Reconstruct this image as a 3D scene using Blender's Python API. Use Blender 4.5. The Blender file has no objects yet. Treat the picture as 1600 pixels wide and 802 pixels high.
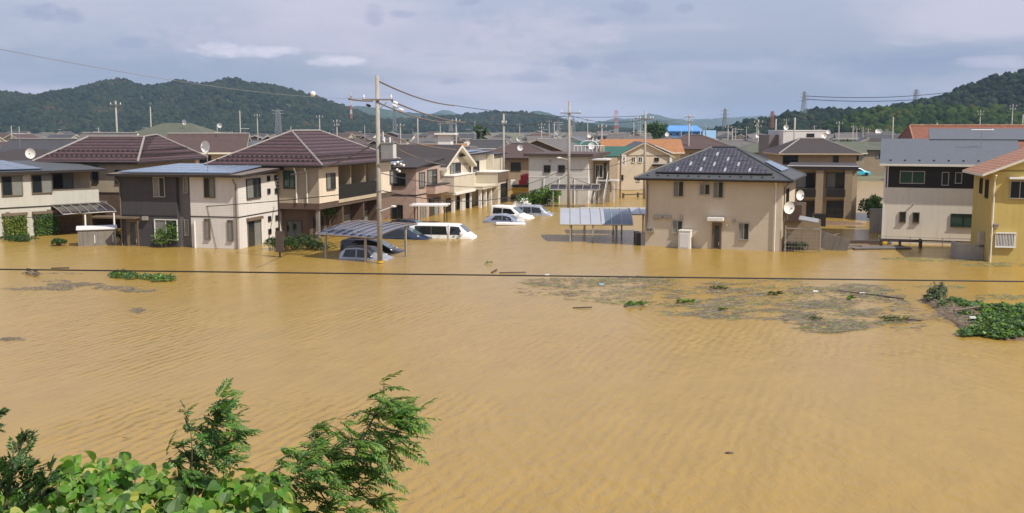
import bpy, math, random
import numpy as np
from math import sin, cos, tan, atan, atan2, radians, pi, sqrt
from mathutils import Vector, Matrix, noise as mn
random.seed(7)
R = radians
SC = bpy.context.scene
COL = SC.collection

# ------------------------------------------------------------ camera, light
CAMZ = 8.6
PITCH = atan(201/1600.0)
cd = bpy.data.cameras.new('camera'); cam = bpy.data.objects.new('camera', cd); COL.objects.link(cam)
cd.sensor_fit = 'HORIZONTAL'; cd.sensor_width = 36; cd.lens = 36.0
cd.clip_start = 0.1; cd.clip_end = 40000
cam.location = (0, 0, CAMZ); cam.rotation_euler = (pi/2 - PITCH, 0, 0)
SC.camera = cam
SUN_EL, SUN_AZ = 51.0, 36.4          # azimuth: degrees from +X towards the viewer
sl = bpy.data.lights.new('sun', 'SUN'); so = bpy.data.objects.new('sun', sl); COL.objects.link(so)
sl.energy = 4.5; sl.angle = R(0.53); sl.color = (1.0, 0.93, 0.82)
sd = Vector((cos(R(SUN_AZ))*cos(R(SUN_EL)), -sin(R(SUN_AZ))*cos(R(SUN_EL)), sin(R(SUN_EL))))
so.rotation_euler = sd.to_track_quat('Z', 'Y').to_euler()
so.location = (40, -20, 60)
SC.view_settings.view_transform = 'Standard'; SC.view_settings.look = 'None'
SC.view_settings.exposure = 0.25; SC.view_settings.gamma = 1
SC.cycles.max_bounces = 6; SC.cycles.volume_bounces = 1; SC.cycles.use_denoising = True
SC.cycles.transparent_max_bounces = 8

w = bpy.data.worlds.new("World"); SC.world = w; w.use_nodes = True
nt = w.node_tree; N = nt.nodes; Lk = nt.links
bg = N['Background']
sky = N.new('ShaderNodeTexSky'); sky.sky_type = 'NISHITA'; sky.sun_disc = False
sky.sun_elevation = R(SUN_EL); sky.sun_rotation = R(90 + SUN_AZ); sky.air_density = 1.0; sky.dust_density = 2.0; sky.ozone_density = 1.5
bg.inputs['Strength'].default_value = 0.108
tc = N.new('ShaderNodeTexCoord')
def wmath(op, a, b=None, clamp=False):
    n = N.new('ShaderNodeMath'); n.operation = op; n.use_clamp = clamp
    for i, x in enumerate([a, b]):
        if x is None: continue
        if isinstance(x, (int, float)): n.inputs[i].default_value = x
        else: Lk.new(x, n.inputs[i])
    return n.outputs[0]
sep = N.new('ShaderNodeSeparateXYZ'); Lk.new(tc.outputs['Generated'], sep.inputs[0])
zc = wmath('MAXIMUM', sep.outputs['Z'], 0.0)
def wcloud(sx, sz, sc, det, lo, hi, off):
    m = N.new('ShaderNodeMapping'); m.inputs['Scale'].default_value = (sx, sx, sz); m.inputs['Location'].default_value = off
    Lk.new(tc.outputs['Generated'], m.inputs['Vector'])
    n = N.new('ShaderNodeTexNoise'); n.inputs['Scale'].default_value = sc; n.inputs['Detail'].default_value = det
    n.inputs['Roughness'].default_value = 0.55; n.inputs['Distortion'].default_value = 0.4
    Lk.new(m.outputs[0], n.inputs['Vector'])
    r = N.new('ShaderNodeMapRange'); r.interpolation_type = 'SMOOTHSTEP'
    r.inputs['From Min'].default_value = lo; r.inputs['From Max'].default_value = hi
    Lk.new(n.outputs['Fac'], r.inputs['Value'])
    return r.outputs[0]
def wmix(fac, a, b):
    n = N.new('ShaderNodeMix'); n.data_type = 'RGBA'
    if isinstance(fac, (int, float)): n.inputs['Factor'].default_value = fac
    else: Lk.new(fac, n.inputs['Factor'])
    for k, x in (('A', a), ('B', b)):
        s = [i for i in n.inputs if i.name == k and i.type == 'RGBA'][0]
        if isinstance(x, tuple): s.default_value = (*x, 1)
        else: Lk.new(x, s)
    return [o for o in n.outputs if o.type == 'RGBA'][0]
# thin high veil over the blue, thicker with height above the horizon; a grey bank; small dark shreds; bright tufts
veil_h = N.new('ShaderNodeMapRange'); veil_h.inputs['From Min'].default_value = 0.0; veil_h.inputs['From Max'].default_value = 0.13
veil_h.inputs['To Min'].default_value = 0.0; veil_h.inputs['To Max'].default_value = 1.0; Lk.new(zc, veil_h.inputs['Value'])
LOW = (2.2, 2.75, 4.0); VEIL = (3.7, 4.0, 5.3); WHITE = (6.3, 6.1, 7.2); GREY = (2.5, 2.9, 4.2)
base = wmix(0.82, sky.outputs[0], wmix(veil_h.outputs[0], LOW, VEIL))
broad = wcloud(1.0, 5.0, 2.6, 5, 0.36, 0.62, (0.3, 1.1, 0.2))
c1 = wmix(wmath('MULTIPLY', broad, 0.8), base, (5.1, 5.0, 6.0))
bank = wcloud(1.0, 9.0, 3.0, 6, 0.50, 0.66, (2.3, 0.4, 0.9))
bandm = N.new('ShaderNodeMapRange'); bandm.interpolation_type = 'SMOOTHSTEP'; bandm.inputs['From Min'].default_value = 0.085; bandm.inputs['From Max'].default_value = 0.06
Lk.new(zc, bandm.inputs['Value'])
c2 = wmix(wmath('MULTIPLY', wmath('MULTIPLY', bank, bandm.outputs[0]), 0.6), c1, (2.3, 2.8, 4.2))
shred = wcloud(1.0, 2.6, 15.0, 5, 0.60, 0.70, (0.2, 3.0, 0.1))
c3 = wmix(wmath('MULTIPLY', shred, 0.15), c2, GREY)
tuft = wcloud(1.0, 3.5, 9.0, 7, 0.60, 0.72, (5.0, 0.3, 1.0))
tband = N.new('ShaderNodeMapRange'); tband.interpolation_type = 'SMOOTHSTEP'; tband.inputs['From Min'].default_value = 0.09; tband.inputs['From Max'].default_value = 0.075
Lk.new(zc, tband.inputs['Value'])
tb2 = N.new('ShaderNodeMapRange'); tb2.interpolation_type = 'SMOOTHSTEP'; tb2.inputs['From Min'].default_value = 0.045; tb2.inputs['From Max'].default_value = 0.065
Lk.new(zc, tb2.inputs['Value'])
c4 = wmix(wmath('MULTIPLY', wmath('MULTIPLY', wmath('MULTIPLY', tuft, tband.outputs[0]), tb2.outputs[0]), .2), c3, WHITE)
# single clouds where the photograph has them, as ragged ellipses in the direction sphere
CP0, SP0 = cos(PITCH), sin(PITCH)
dx_ = wmath('DIVIDE', sep.outputs['X'], sep.outputs['Y']); dz_ = wmath('DIVIDE', sep.outputs['Z'], sep.outputs['Y'])
rag = N.new('ShaderNodeTexNoise'); rag.inputs['Scale'].default_value = 34; rag.inputs['Detail'].default_value = 7; rag.inputs['Roughness'].default_value = .62
rm = N.new('ShaderNodeMapping'); rm.inputs['Scale'].default_value = (1, 1, 2.2); Lk.new(tc.outputs['Generated'], rm.inputs[0]); Lk.new(rm.outputs[0], rag.inputs['Vector'])
ragv = wmath('MULTIPLY', wmath('SUBTRACT', rag.outputs['Fac'], .5), 4.2)
ahead = wmath('GREATER_THAN', sep.outputs['Y'], .2)
cc_ = c4
for (px, py, rx, ry, col, st) in [(150,112,260,40,(2.3,2.85,4.15),.35),(1150,104,300,24,(2.25,2.8,4.15),.4),(1420,100,120,16,(2.2,2.75,4.1),.5),(560,55,330,30,(5.0,4.8,5.9),.45),(850,50,120,35,(5.0,4.85,5.9),.4),
    (385,81,75,9,(6.0,5.9,6.9),.75),(345,72,30,6,(5.9,5.7,6.8),.6),(520,95,42,9,(6.2,6.0,6.9),.8),(1560,98,60,10,(5.0,4.9,6.0),.5),
    (60,18,34,13,(2.3,2.7,4.1),.55),(112,24,28,13,(2.3,2.7,4.1),.55),(205,66,26,9,(2.6,3.1,4.5),.6),(583,24,17,15,(2.8,3.1,4.5),.55),(630,22,20,6,(2.9,3.2,4.6),.6),(985,12,30,12,(2.6,3.0,4.4),.55),(930,32,20,7,(2.9,3.2,4.6),.6),(1070,14,14,8,(2.7,3.1,4.5),.55),(730,4,20,6,(2.8,3.1,4.5),.6),
    (905,96,28,13,(2.6,3.0,4.3),.6),(978,104,45,14,(2.8,3.1,4.4),.5),(830,121,50,8,(2.6,3.0,4.3),.5),(706,128,20,6,(2.5,2.9,4.2),.6)]:
    a_, b_2 = (px-800)/1600.0, (401-py)/1600.0; yy_ = CP0+b_2*SP0; X0, Z0 = a_/yy_, (-SP0+b_2*CP0)/yy_
    ex = wmath('DIVIDE', wmath('SUBTRACT', dx_, X0), rx/1600.0); ez = wmath('DIVIDE', wmath('SUBTRACT', dz_, Z0), ry/1600.0)
    r2 = wmath('ADD', wmath('MULTIPLY', ex, ex), wmath('MULTIPLY', ez, ez))
    g_ = N.new('ShaderNodeMapRange'); g_.interpolation_type = 'SMOOTHSTEP'; g_.inputs['From Min'].default_value = 1.6; g_.inputs['From Max'].default_value = 0.0; g_.inputs['To Max'].default_value = st
    Lk.new(wmath('ADD', r2, ragv), g_.inputs['Value']); 
    lim = N.new('ShaderNodeMapRange'); lim.inputs['From Min'].default_value = 3.2; lim.inputs['From Max'].default_value = 1.4; Lk.new(r2, lim.inputs['Value'])
    cc_ = wmix(wmath('MULTIPLY', wmath('MULTIPLY', g_.outputs[0], ahead), lim.outputs[0]), cc_, col)
Lk.new(cc_, bg.inputs['Color'])

# ------------------------------------------------------------ layout helpers
CP, SP = cos(PITCH), sin(PITCH)
def ray(px, py):
    a = (px-800)/1600.0; b = (401-py)/1600.0
    return Vector((a, CP + b*SP, -SP + b*CP))
def G(px, py, z=0.0):                  # ground point seen at a pixel
    d = ray(px, py); t = (z-CAMZ)/d.z
    return Vector((d.x*t, d.y*t, z))
def AT(px, py, Y):                      # point at depth Y seen at a pixel
    d = ray(px, py); t = Y/d.y
    return Vector((d.x*t, Y, CAMZ + d.z*t))
def XAT(px, Y, z=0.0):
    dep = Y*CP + (CAMZ-z)*SP
    return (px-800)/1600.0*dep
def PX(x, y, z):                        # pixel of a point
    dx, dy, dz = x, y, z-CAMZ
    dep = dy*CP - dz*SP; up = dy*SP + dz*CP
    return 800+1600*dx/dep, 401-1600*up/dep

# ------------------------------------------------------------ materials
MATS = {}
def mat(name, col, rough=0.75, var=0.12, nscale=1.5, band=None, vband=None, bump=0.0, bscale=20, metal=0.0, streak=0.0, spec=0.4, transl=0.0, hue=0.0):
    if name in MATS: return MATS[name]
    m = bpy.data.materials.new(name); m.use_nodes = True; MATS[name] = m
    t = m.node_tree; n = t.nodes; L = t.links
    b = n['Principled BSDF']; b.inputs['Roughness'].default_value = rough; b.inputs['Metallic'].default_value = metal
    b.inputs['Specular IOR Level'].default_value = spec
    tc = n.new('ShaderNodeTexCoord')
    ns = n.new('ShaderNodeTexNoise'); ns.inputs['Scale'].default_value = nscale; ns.inputs['Detail'].default_value = 6; ns.inputs['Roughness'].default_value = .65
    L.new(tc.outputs['Object'], ns.inputs['Vector'])
    rp = n.new('ShaderNodeMapRange'); rp.inputs['From Min'].default_value = .3; rp.inputs['From Max'].default_value = .7
    rp.inputs['To Min'].default_value = 1-var; rp.inputs['To Max'].default_value = 1+var; L.new(ns.outputs['Fac'], rp.inputs['Value'])
    def mul(a, bb):
        x = n.new('ShaderNodeMath'); x.operation = 'MULTIPLY'
        for i, q in enumerate((a, bb)):
            if isinstance(q, (int, float)): x.inputs[i].default_value = q
            else: L.new(q, x.inputs[i])
        return x.outputs[0]
    val = rp.outputs[0]; height = None
    def bands(src, period, width, depth):
        x = n.new('ShaderNodeMath'); x.operation = 'DIVIDE'; L.new(src, x.inputs[0]); x.inputs[1].default_value = period
        f = n.new('ShaderNodeMath'); f.operation = 'FRACT'; L.new(x.outputs[0], f.inputs[0])
        g = n.new('ShaderNodeMapRange'); g.inputs['From Min'].default_value = 0; g.inputs['From Max'].default_value = width
        g.inputs['To Min'].default_value = 1-depth; g.inputs['To Max'].default_value = 1; L.new(f.outputs[0], g.inputs['Value'])
        return f.outputs[0], g.outputs[0]
    if band or vband:
        sp = n.new('ShaderNodeSeparateXYZ'); L.new(tc.outputs['Object'], sp.inputs[0])
    if band:
        fr, g = bands(sp.outputs['Z'], *band); val = mul(val, g); height = g
    if vband:
        ad = n.new('ShaderNodeMath'); ad.operation = 'ADD'; L.new(sp.outputs['X'], ad.inputs[0]); L.new(sp.outputs['Y'], ad.inputs[1])
        fr, g = bands(ad.outputs[0] if len(vband) < 4 else sp.outputs['X'], *vband[:3]); val = mul(val, g)
        height = g if height is None else mul(height, g)
    if streak:
        mp = n.new('ShaderNodeMapping'); mp.inputs['Scale'].default_value = (3, 3, .25); L.new(tc.outputs['Object'], mp.inputs[0])
        s2 = n.new('ShaderNodeTexNoise'); s2.inputs['Scale'].default_value = 1.6; s2.inputs['Detail'].default_value = 5; L.new(mp.outputs[0], s2.inputs['Vector'])
        r2 = n.new('ShaderNodeMapRange'); r2.inputs['From Min'].default_value = .5; r2.inputs['From Max'].default_value = .75
        r2.inputs['To Min'].default_value = 1; r2.inputs['To Max'].default_value = 1-streak; L.new(s2.outputs['Fac'], r2.inputs['Value'])
        val = mul(val, r2.outputs[0])
    vm = n.new('ShaderNodeVectorMath'); vm.operation = 'SCALE'; vm.inputs[0].default_value = col; L.new(val, vm.inputs['Scale'])
    out = vm.outputs[0]
    if hue:
        n3 = n.new('ShaderNodeTexNoise'); n3.inputs['Scale'].default_value = nscale*2.7; n3.inputs['Detail'].default_value = 3; L.new(tc.outputs['Object'], n3.inputs['Vector'])
        mx = n.new('ShaderNodeVectorMath'); mx.operation = 'MULTIPLY'; L.new(out, mx.inputs[0])
        cr = n.new('ShaderNodeMapRange'); cr.data_type = 'FLOAT_VECTOR'
        cr.inputs[7].default_value = (.35,)*3; cr.inputs[8].default_value = (.65,)*3
        cr.inputs[9].default_value = (1-hue, 1, 1-hue); cr.inputs[10].default_value = (1+hue, 1, 1+hue*.3)
        L.new(n3.outputs['Fac'], cr.inputs[6]); L.new(cr.outputs[1], mx.inputs[1]); out = mx.outputs[0]
    L.new(out, b.inputs['Base Color'])
    if bump or height is not None:
        bp = n.new('ShaderNodeBump'); bp.inputs['Strength'].default_value = bump or .35; bp.inputs['Distance'].default_value = .03
        if height is not None: L.new(height, bp.inputs['Height'])
        else:
            nb = n.new('ShaderNodeTexNoise'); nb.inputs['Scale'].default_value = bscale; nb.inputs['Detail'].default_value = 4
            L.new(tc.outputs['Object'], nb.inputs['Vector']); L.new(nb.outputs['Fac'], bp.inputs['Height'])
        L.new(bp.outputs[0], b.inputs['Normal'])
    if transl:
        o = n['Material Output']; tr = n.new('ShaderNodeBsdfTranslucent')
        sc = n.new('ShaderNodeVectorMath'); sc.operation = 'MULTIPLY'; L.new(out, sc.inputs[0]); sc.inputs[1].default_value = (1.5, 1.5, .5)
        L.new(sc.outputs[0], tr.inputs['Color'])
        ms = n.new('ShaderNodeMixShader'); ms.inputs[0].default_value = transl
        L.new(b.outputs[0], ms.inputs[1]); L.new(tr.outputs[0], ms.inputs[2]); L.new(ms.outputs[0], o.inputs['Surface'])
    return m

def M(k): return MATS[k]
mat('glass_dark', (.018, .024, .026), .06, .2, .8, spec=.6)
mat('glass_curtain', (.21, .22, .20), .12, .15, 3, vband=(.12, .5, .25), bump=.02, spec=.5)
mat('glass_green', (.03, .07, .05), .08, .3, .8, spec=.6)
mat('frame_dark', (.035, .03, .028), .45, .1)
mat('frame_silver', (.38, .36, .32), .4, .1, metal=.3)
mat('frame_white', (.75, .74, .70), .4, .05)
mat('frame_brown', (.16, .12, .085), .45, .1)
mat('white_siding', (.66, .63, .59), .7, .06, .7, band=(.17, .14, .3), streak=.12)
mat('clapboard', (.49, .475, .41), .75, .06, .7, band=(.17, .14, .3), streak=.12)
mat('cream_siding', (.52, .48, .39), .75, .07, .7, band=(.17, .14, .28), streak=.12)
mat('grey_siding', (.062, .06, .064), .75, .14, 1.2, band=(.17, .14, .35), streak=.15)
mat('midgrey_siding', (.16, .15, .155), .75, .1, 1.2, band=(.17, .14, .3))
mat('beige_stucco', (.58, .50, .385), .9, .07, .6, bump=.35, bscale=14, streak=.04)
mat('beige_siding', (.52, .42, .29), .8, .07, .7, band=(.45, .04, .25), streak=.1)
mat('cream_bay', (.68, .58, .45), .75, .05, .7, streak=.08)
mat('shade_beige', (.34, .29, .22), .8, .08, .7, band=(.45, .04, .2), streak=.1)  # cream_bay's darker twin, shade put into the colour; a plain wall colour elsewhere
mat('brown_wall', (.105, .07, .052), .8, .15, 1.1, band=(.1, .16, .35), streak=.15)
mat('dark_slats', (.012, .011, .009), .6, .15, 2, band=(.14, .25, .6))
mat('pink_brick', (.42, .31, .26), .85, .14, 3, band=(.09, .15, .3), vband=(.24, .06, .25), streak=.08)
mat('cream_stucco', (.55, .49, .385), .85, .06, .6, streak=.1, bump=.15)
mat('white_stucco', (.72, .67, .56), .85, .05, .5, streak=.1, bump=.15)
mat('white_block', (.56, .55, .56), .8, .05, .7, streak=.12)
mat('warehouse', (.60, .58, .54), .7, .06, .7, vband=(.25, .12, .12), streak=.15)
mat('black_siding', (.014, .013, .012), .55, .2, 1, vband=(.18, .1, .4))
mat('yellow_stucco', (.52, .40, .13), .85, .07, .6, streak=.12, bump=.2)
mat('tan_wall', (.30, .235, .16), .85, .09, .7, streak=.15)
mat('tan_light', (.44, .36, .25), .85, .08, .7, streak=.15)
mat('purple_tile', (.088, .048, .053), .6, .25, 2.2, band=(.25, .8, .97), vband=(.3, .12, .15), bump=.6, hue=.12)
mat('grey_tile', (.06, .06, .065), .5, .2, 2, band=(.125, .35, .55), vband=(.3, .2, .2), bump=.6)
mat('light_tile', (.13, .12, .115), .6, .2, 2, band=(.125, .35, .5), vband=(.3, .2, .2), bump=.6)
mat('brown_tile', (.085, .055, .048), .6, .2, 2, band=(.125, .35, .5), vband=(.3, .2, .2), bump=.6)
mat('slate', (.062, .068, .072), .55, .14, 1.6, band=(.11, .12, .2), bump=.3)
mat('blue_slate', (.10, .112, .13), .5, .1, 3, band=(.09, .15, .2), bump=.3)
mat('dark_shingle', (.045, .038, .037), .75, .25, 6, band=(.1, .15, .3), bump=.5)
mat('olive_roof', (.09, .10, .072), .75, .15, 2, band=(.11, .12, .2))
mat('green_roof', (.025, .10, .075), .5, .15, 2, band=(.15, .15, .25))
mat('orange_tile', (.34, .155, .065), .7, .2, 2, band=(.12, .3, .4), vband=(.3, .2, .3), bump=.6)
mat('terracotta', (.21, .08, .052), .7, .22, 3, band=(.13, .22, .45), vband=(.28, .3, .35), bump=.8, hue=.08)
mat('terracotta_pale', (.36, .18, .115), .7, .25, 3, band=(.13, .3, .55), vband=(.28, .3, .3), bump=.8, hue=.08)
mat('ridge_cap', (.26, .235, .22), .7, .15, 4)
mat('ridge_dark', (.05, .035, .035), .6, .15, 4)
mat('fascia_dark', (.03, .024, .022), .5, .1)
mat('fascia_white', (.68, .64, .54), .55, .06)
mat('metal_grey', (.30, .30, .31), .4, .12, 3, metal=.5)
mat('metal_white', (.68, .68, .68), .4, .06, 2)
mat('metal_brown', (.17, .13, .10), .45, .12, 3)
mat('solar_pale_tile', (.34, .35, .37), .4, .05)
mat('solar_frame', (.20, .24, .30), .35, .05)
mat('solar_blue', (.05, .075, .125), .12, .15, 1.2, spec=.7)
mat('solar_pale', (.17, .23, .33), .22, .08, 1.2, spec=.7)
mat('solar_tile', (.062, .058, .095), .35, .6, 3, vband=(.3, .6, .9, 'x'), band=(.16, .2, .6), hue=.6, spec=.6)
mat('concrete', (.33, .31, .275), .85, .12, 3, streak=.2, bump=.2)
mat('concrete_dark', (.20, .18, .155), .85, .15, 2, streak=.3)
mat('wood', (.17, .115, .075), .75, .2, 4, bump=.2)
mat('dark_wood', (.07, .05, .04), .75, .2, 4)
mat('cable', (.02, .02, .022), .5, .05)
mat('cable_cover', (.16, .13, .115), .6, .1)
mat('porcelain', (.78, .77, .74), .25, .04)
mat('black_rubber', (.012, .012, .012), .5, .1)
mat('cloth_orange', (.6, .2, .08), .9, .1)
mat('cloth_white', (.75, .74, .72), .9, .1)
mat('green_mesh', (.03, .13, .09), .8, .2, 2)
mat('red_paint', (.42, .03, .04), .5, .15)
mat('yellow_paint', (.62, .36, .03), .5, .12)
mat('tower_red', (.45, .17, .15), .6, .08)
mat('tower_white', (.6, .6, .62), .6, .05)
mat('lattice', (.26, .27, .29), .5, .1, metal=.3)
mat('blue_metal', (.09, .27, .60), .5, .08, .2, vband=(1.2, .1, .15))
mat('blue_pale', (.33, .55, .80), .5, .06, .2)
mat('car_white', (.80, .80, .78), .22, .03, 1, spec=.6)
mat('car_silver', (.42, .44, .50), .25, .04, 1, metal=.45, spec=.6)
mat('car_blue_silver', (.33, .36, .46), .22, .04, 1, metal=.4, spec=.6)
mat('car_black', (.012, .014, .02), .12, .2, 1, spec=.7)
mat('car_navy', (.02, .03, .06), .12, .2, 1, spec=.7)
mat('car_teal', (.06, .42, .55), .25, .05, 1, spec=.6)
mat('car_glass', (.012, .016, .018), .04, .2, 1, spec=.7)
mat('car_shield', (.07, .10, .11), .05, .3, .9, spec=.8)
mat('lamp_glass', (.55, .55, .5), .1, .1)
mat('leaf_mid', (.055, .115, .03), .55, .3, .8, hue=.2, transl=.25)
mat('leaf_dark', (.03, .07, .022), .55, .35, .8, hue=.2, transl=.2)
mat('leaf_bright', (.15, .27, .04), .45, .25, 2.2, hue=.25, transl=.35)
mat('leaf_broad', (.115, .24, .035), .42, .35, 3.0, hue=.3, transl=.32)
mat('leaf_feather', (.07, .165, .042), .5, .35, 4.0, hue=.25, transl=.3)
mat('leaf_deep', (.035, .085, .025), .55, .3, 4.0, hue=.2, transl=.2)  # deep green leaf colour, between leaf_dark and leaf_mid
mat('leaf_yellow', (.28, .30, .05), .55, .25, 2, hue=.15, transl=.3)
mat('leaf_dry', (.15, .11, .085), .8, .3, 4, hue=.1)
mat('bark_green', (.09, .09, .04), .8, .25, 10)
mat('cable_pale', (.22, .22, .23), .5, .05)
mat('tower_rust', (.30, .12, .10), .6, .08)
mat('bark', (.11, .085, .06), .9, .25, 10, bump=.4)
mat('mud', (.15, .09, .055), .6, .45, 4, bump=1.0, bscale=9, hue=.06)
mat('scum', (.20, .165, .115), .7, .3, 5)
mat('scum_green', (.16, .19, .06), .7, .3, 3)
mat('laundry_pink', (.7, .12, .18), .9, .1)

# ------------------------------------------------------------ mesh builder
class MB:
    def __init__(s): s.v = []; s.f = []; s.m = []
    def poly(s, pts, m=0):
        b = len(s.v); s.v += [tuple(p) for p in pts]; s.f.append(tuple(range(b, b+len(pts)))); s.m.append(m)
    def hexa(s, p, m=0):
        b = len(s.v); s.v += [tuple(q) for q in p]
        for f in ((0,3,2,1),(4,5,6,7),(0,1,5,4),(1,2,6,5),(2,3,7,6),(3,0,4,7)):
            s.f.append(tuple(b+i for i in f)); s.m.append(m)
    def box(s, x0, x1, y0, y1, z0, z1, m=0):
        x0, x1 = min(x0,x1), max(x0,x1); y0, y1 = min(y0,y1), max(y0,y1); z0, z1 = min(z0,z1), max(z0,z1)
        s.hexa([(x0,y0,z0),(x1,y0,z0),(x1,y1,z0),(x0,y1,z0),(x0,y0,z1),(x1,y0,z1),(x1,y1,z1),(x0,y1,z1)], m)
        return s
    def slab(s, quad, th, m=0):        # quad of 4 top points, extruded down
        q = [Vector(p) for p in quad]; d = Vector((0,0,-th))
        s.hexa([p+d for p in q] + q, m); return s
    def tube(s, pts, r, n=6, m=0, r1=None, cap=True):
        pts = [Vector(p) for p in pts]; b = len(s.v); k = len(pts)
        for i, p in enumerate(pts):
            t = (pts[min(i+1,k-1)] - pts[max(i-1,0)]);
            if t.length < 1e-9: t = Vector((0,0,1))
            t.normalize()
            a = Vector((0,0,1)) if abs(t.z) < .9 else Vector((1,0,0))
            u = t.cross(a).normalized(); v = t.cross(u)
            rr = r if r1 is None else r + (r1-r)*i/(k-1)
            for j in range(n):
                an = 2*pi*j/n; s.v.append(tuple(p + u*cos(an)*rr + v*sin(an)*rr))
        for i in range(k-1):
            for j in range(n):
                s.f.append((b+i*n+j, b+i*n+(j+1)%n, b+(i+1)*n+(j+1)%n, b+(i+1)*n+j)); s.m.append(m)
        if cap:
            s.f.append(tuple(b+j for j in range(n))); s.m.append(m)
            s.f.append(tuple(b+(k-1)*n+j for j in range(n))); s.m.append(m)
        return s
    def cyl(s, x, y, z0, z1, r, n=12, m=0, r1=None): return s.tube([(x,y,z0),(x,y,z1)], r, n, m, r1)
    def sphere(s, c, r, m=0, n=8, k=5, sq=(1,1,1)):
        b = len(s.v)
        for i in range(k+1):
            th = pi*i/k
            for j in range(n):
                a = 2*pi*j/n
                s.v.append((c[0]+sq[0]*r*sin(th)*cos(a), c[1]+sq[1]*r*sin(th)*sin(a), c[2]+sq[2]*r*cos(th)))
        for i in range(k):
            for j in range(n):
                s.f.append((b+i*n+j, b+(i+1)*n+j, b+(i+1)*n+(j+1)%n, b+i*n+(j+1)%n)); s.m.append(m)
        return s
    def build(s, name, mats, parent=None, smooth=False, loc=None, fix=True):
        me = bpy.data.meshes.new(name); me.from_pydata(s.v, [], s.f)
        if not isinstance(mats, (list, tuple)): mats = [mats]
        for q in mats: me.materials.append(M(q) if isinstance(q, str) else q)
        if len(mats) > 1: me.polygons.foreach_set('material_index', s.m)
        if smooth: me.polygons.foreach_set('use_smooth', [True]*len(s.f))
        if fix and len(s.f) < 20000:
            import bmesh
            bm = bmesh.new(); bm.from_mesh(me); bmesh.ops.recalc_face_normals(bm, faces=bm.faces); bm.to_mesh(me); bm.free()
        me.update()
        o = bpy.data.objects.new(name, me); COL.objects.link(o)
        if parent: o.parent = parent
        if loc: o.location = loc
        return o
def tag(o, label=None, cat=None, group=None, kind=None):
    if label: o['label'] = label
    if cat: o['category'] = cat
    if group: o['group'] = group
    if kind: o['kind'] = kind
    return o
def empty(name, loc, rz=0, label=None, cat=None, group=None):
    o = bpy.data.objects.new(name, None); COL.objects.link(o); o.location = loc; o.rotation_euler = (0,0,rz)
    o.empty_display_size = .3
    return tag(o, label, cat, group)
def kids(o): return [c for c in CH.get(o.name, [])]
CH = {}
def index_children():
    CH.clear()
    for o in bpy.data.objects:
        if o.parent: CH.setdefault(o.parent.name, []).append(o)
def copy_tree(o, parent=None):
    c = o.copy(); COL.objects.link(c); c.parent = parent
    for ch in CH.get(o.name, []): copy_tree(ch, c)
    return c

# ------------------------------------------------------------ the setting
def smooth(a, b, x):
    t = min(1, max(0, (x-a)/(b-a))); return t*t*(3-2*t)
def ground_z(x, y):
    if y < 14:
        if y < 2.5: return 6.9
        return max(-1.25, 6.9 - (y-2.5)*0.86 + .12*mn.noise(Vector((x*.5, y*.5, 0))))
    r = 150 + 12*mn.noise(Vector((x*.02, 3, 0)))
    return -1.25 + 1.35*smooth(r-6, r+22, y) + .04*mn.noise(Vector((x*.1, y*.1, 1)))
ys = [-400,-50,-10] + [i*1.0 for i in range(-5,18)] + [20,30,50,80,100] + list(range(110,200,6)) + [210,240,300,450,700,1000,1600,2500,4000,7000,12000]
xs = [-14000,-6000,-2500,-1000,-500,-250,-150] + list(range(-100,101,5)) + [150,250,500,1000,2500,6000,14000]
b = MB(); b.v = [(x, y, ground_z(x, y)) for y in ys for x in xs]
nx = len(xs)
for j in range(len(ys)-1):
    for i in range(nx-1):
        b.f.append((j*nx+i, j*nx+i+1, (j+1)*nx+i+1, (j+1)*nx+i)); b.m.append(0)
mat('ground_mat', (.13, .125, .075), .9, .35, .06, bump=.4, bscale=3, hue=.15)
tag(b.build('ground', 'ground_mat', smooth=True, fix=False), 'low grassy ground behind the flooded streets', kind='structure')

# muddy flood water
wm = bpy.data.materials.new('flood_water'); wm.use_nodes = True; MATS['flood_water'] = wm
t = wm.node_tree; n = t.nodes; L = t.links; pb = n['Principled BSDF']
tcw = n.new('ShaderNodeTexCoord')
def nz(scale, det, dist=0.0, mp=None, rough=.5):
    x = n.new('ShaderNodeTexNoise'); x.inputs['Scale'].default_value = scale; x.inputs['Detail'].default_value = det; x.inputs['Distortion'].default_value = dist; x.inputs['Roughness'].default_value = rough
    if mp:
        q = n.new('ShaderNodeMapping'); q.vector_type = 'TEXTURE'; q.inputs['Rotation'].default_value = (0,0,mp[0]); q.inputs['Scale'].default_value = (mp[1], mp[2], 1)
        L.new(tcw.outputs['Object'], q.inputs[0]); L.new(q.outputs[0], x.inputs['Vector'])
    else: L.new(tcw.outputs['Object'], x.inputs['Vector'])
    return x.outputs['Fac']
def mr(src, a, b_, c, d, sm=False):
    x = n.new('ShaderNodeMapRange'); x.inputs['From Min'].default_value = a; x.inputs['From Max'].default_value = b_
    x.inputs['To Min'].default_value = c; x.inputs['To Max'].default_value = d
    if sm: x.interpolation_type = 'SMOOTHSTEP'
    L.new(src, x.inputs['Value']); return x.outputs[0]
def ma(op, a, b_):
    x = n.new('ShaderNodeMath'); x.operation = op
    for i, q in enumerate((a, b_)):
        if isinstance(q, (int, float)): x.inputs[i].default_value = q
        else: L.new(q, x.inputs[i])
    return x.outputs[0]
mix = n.new('ShaderNodeMix'); mix.data_type = 'RGBA'
rg = [i for i in mix.inputs if i.type == 'RGBA']; rg[0].default_value = (.316, .203, .042, 1); rg[1].default_value = (.298, .192, .048, 1)
L.new(mr(nz(.05, 5, .5, (R(10), 1.7, 1)), .35, .65, 0, 1), mix.inputs['Factor'])
mot = mr(nz(.9, 6, .3, (R(70), 2.2, 1), .6), .3, .7, .93, 1.07)
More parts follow.
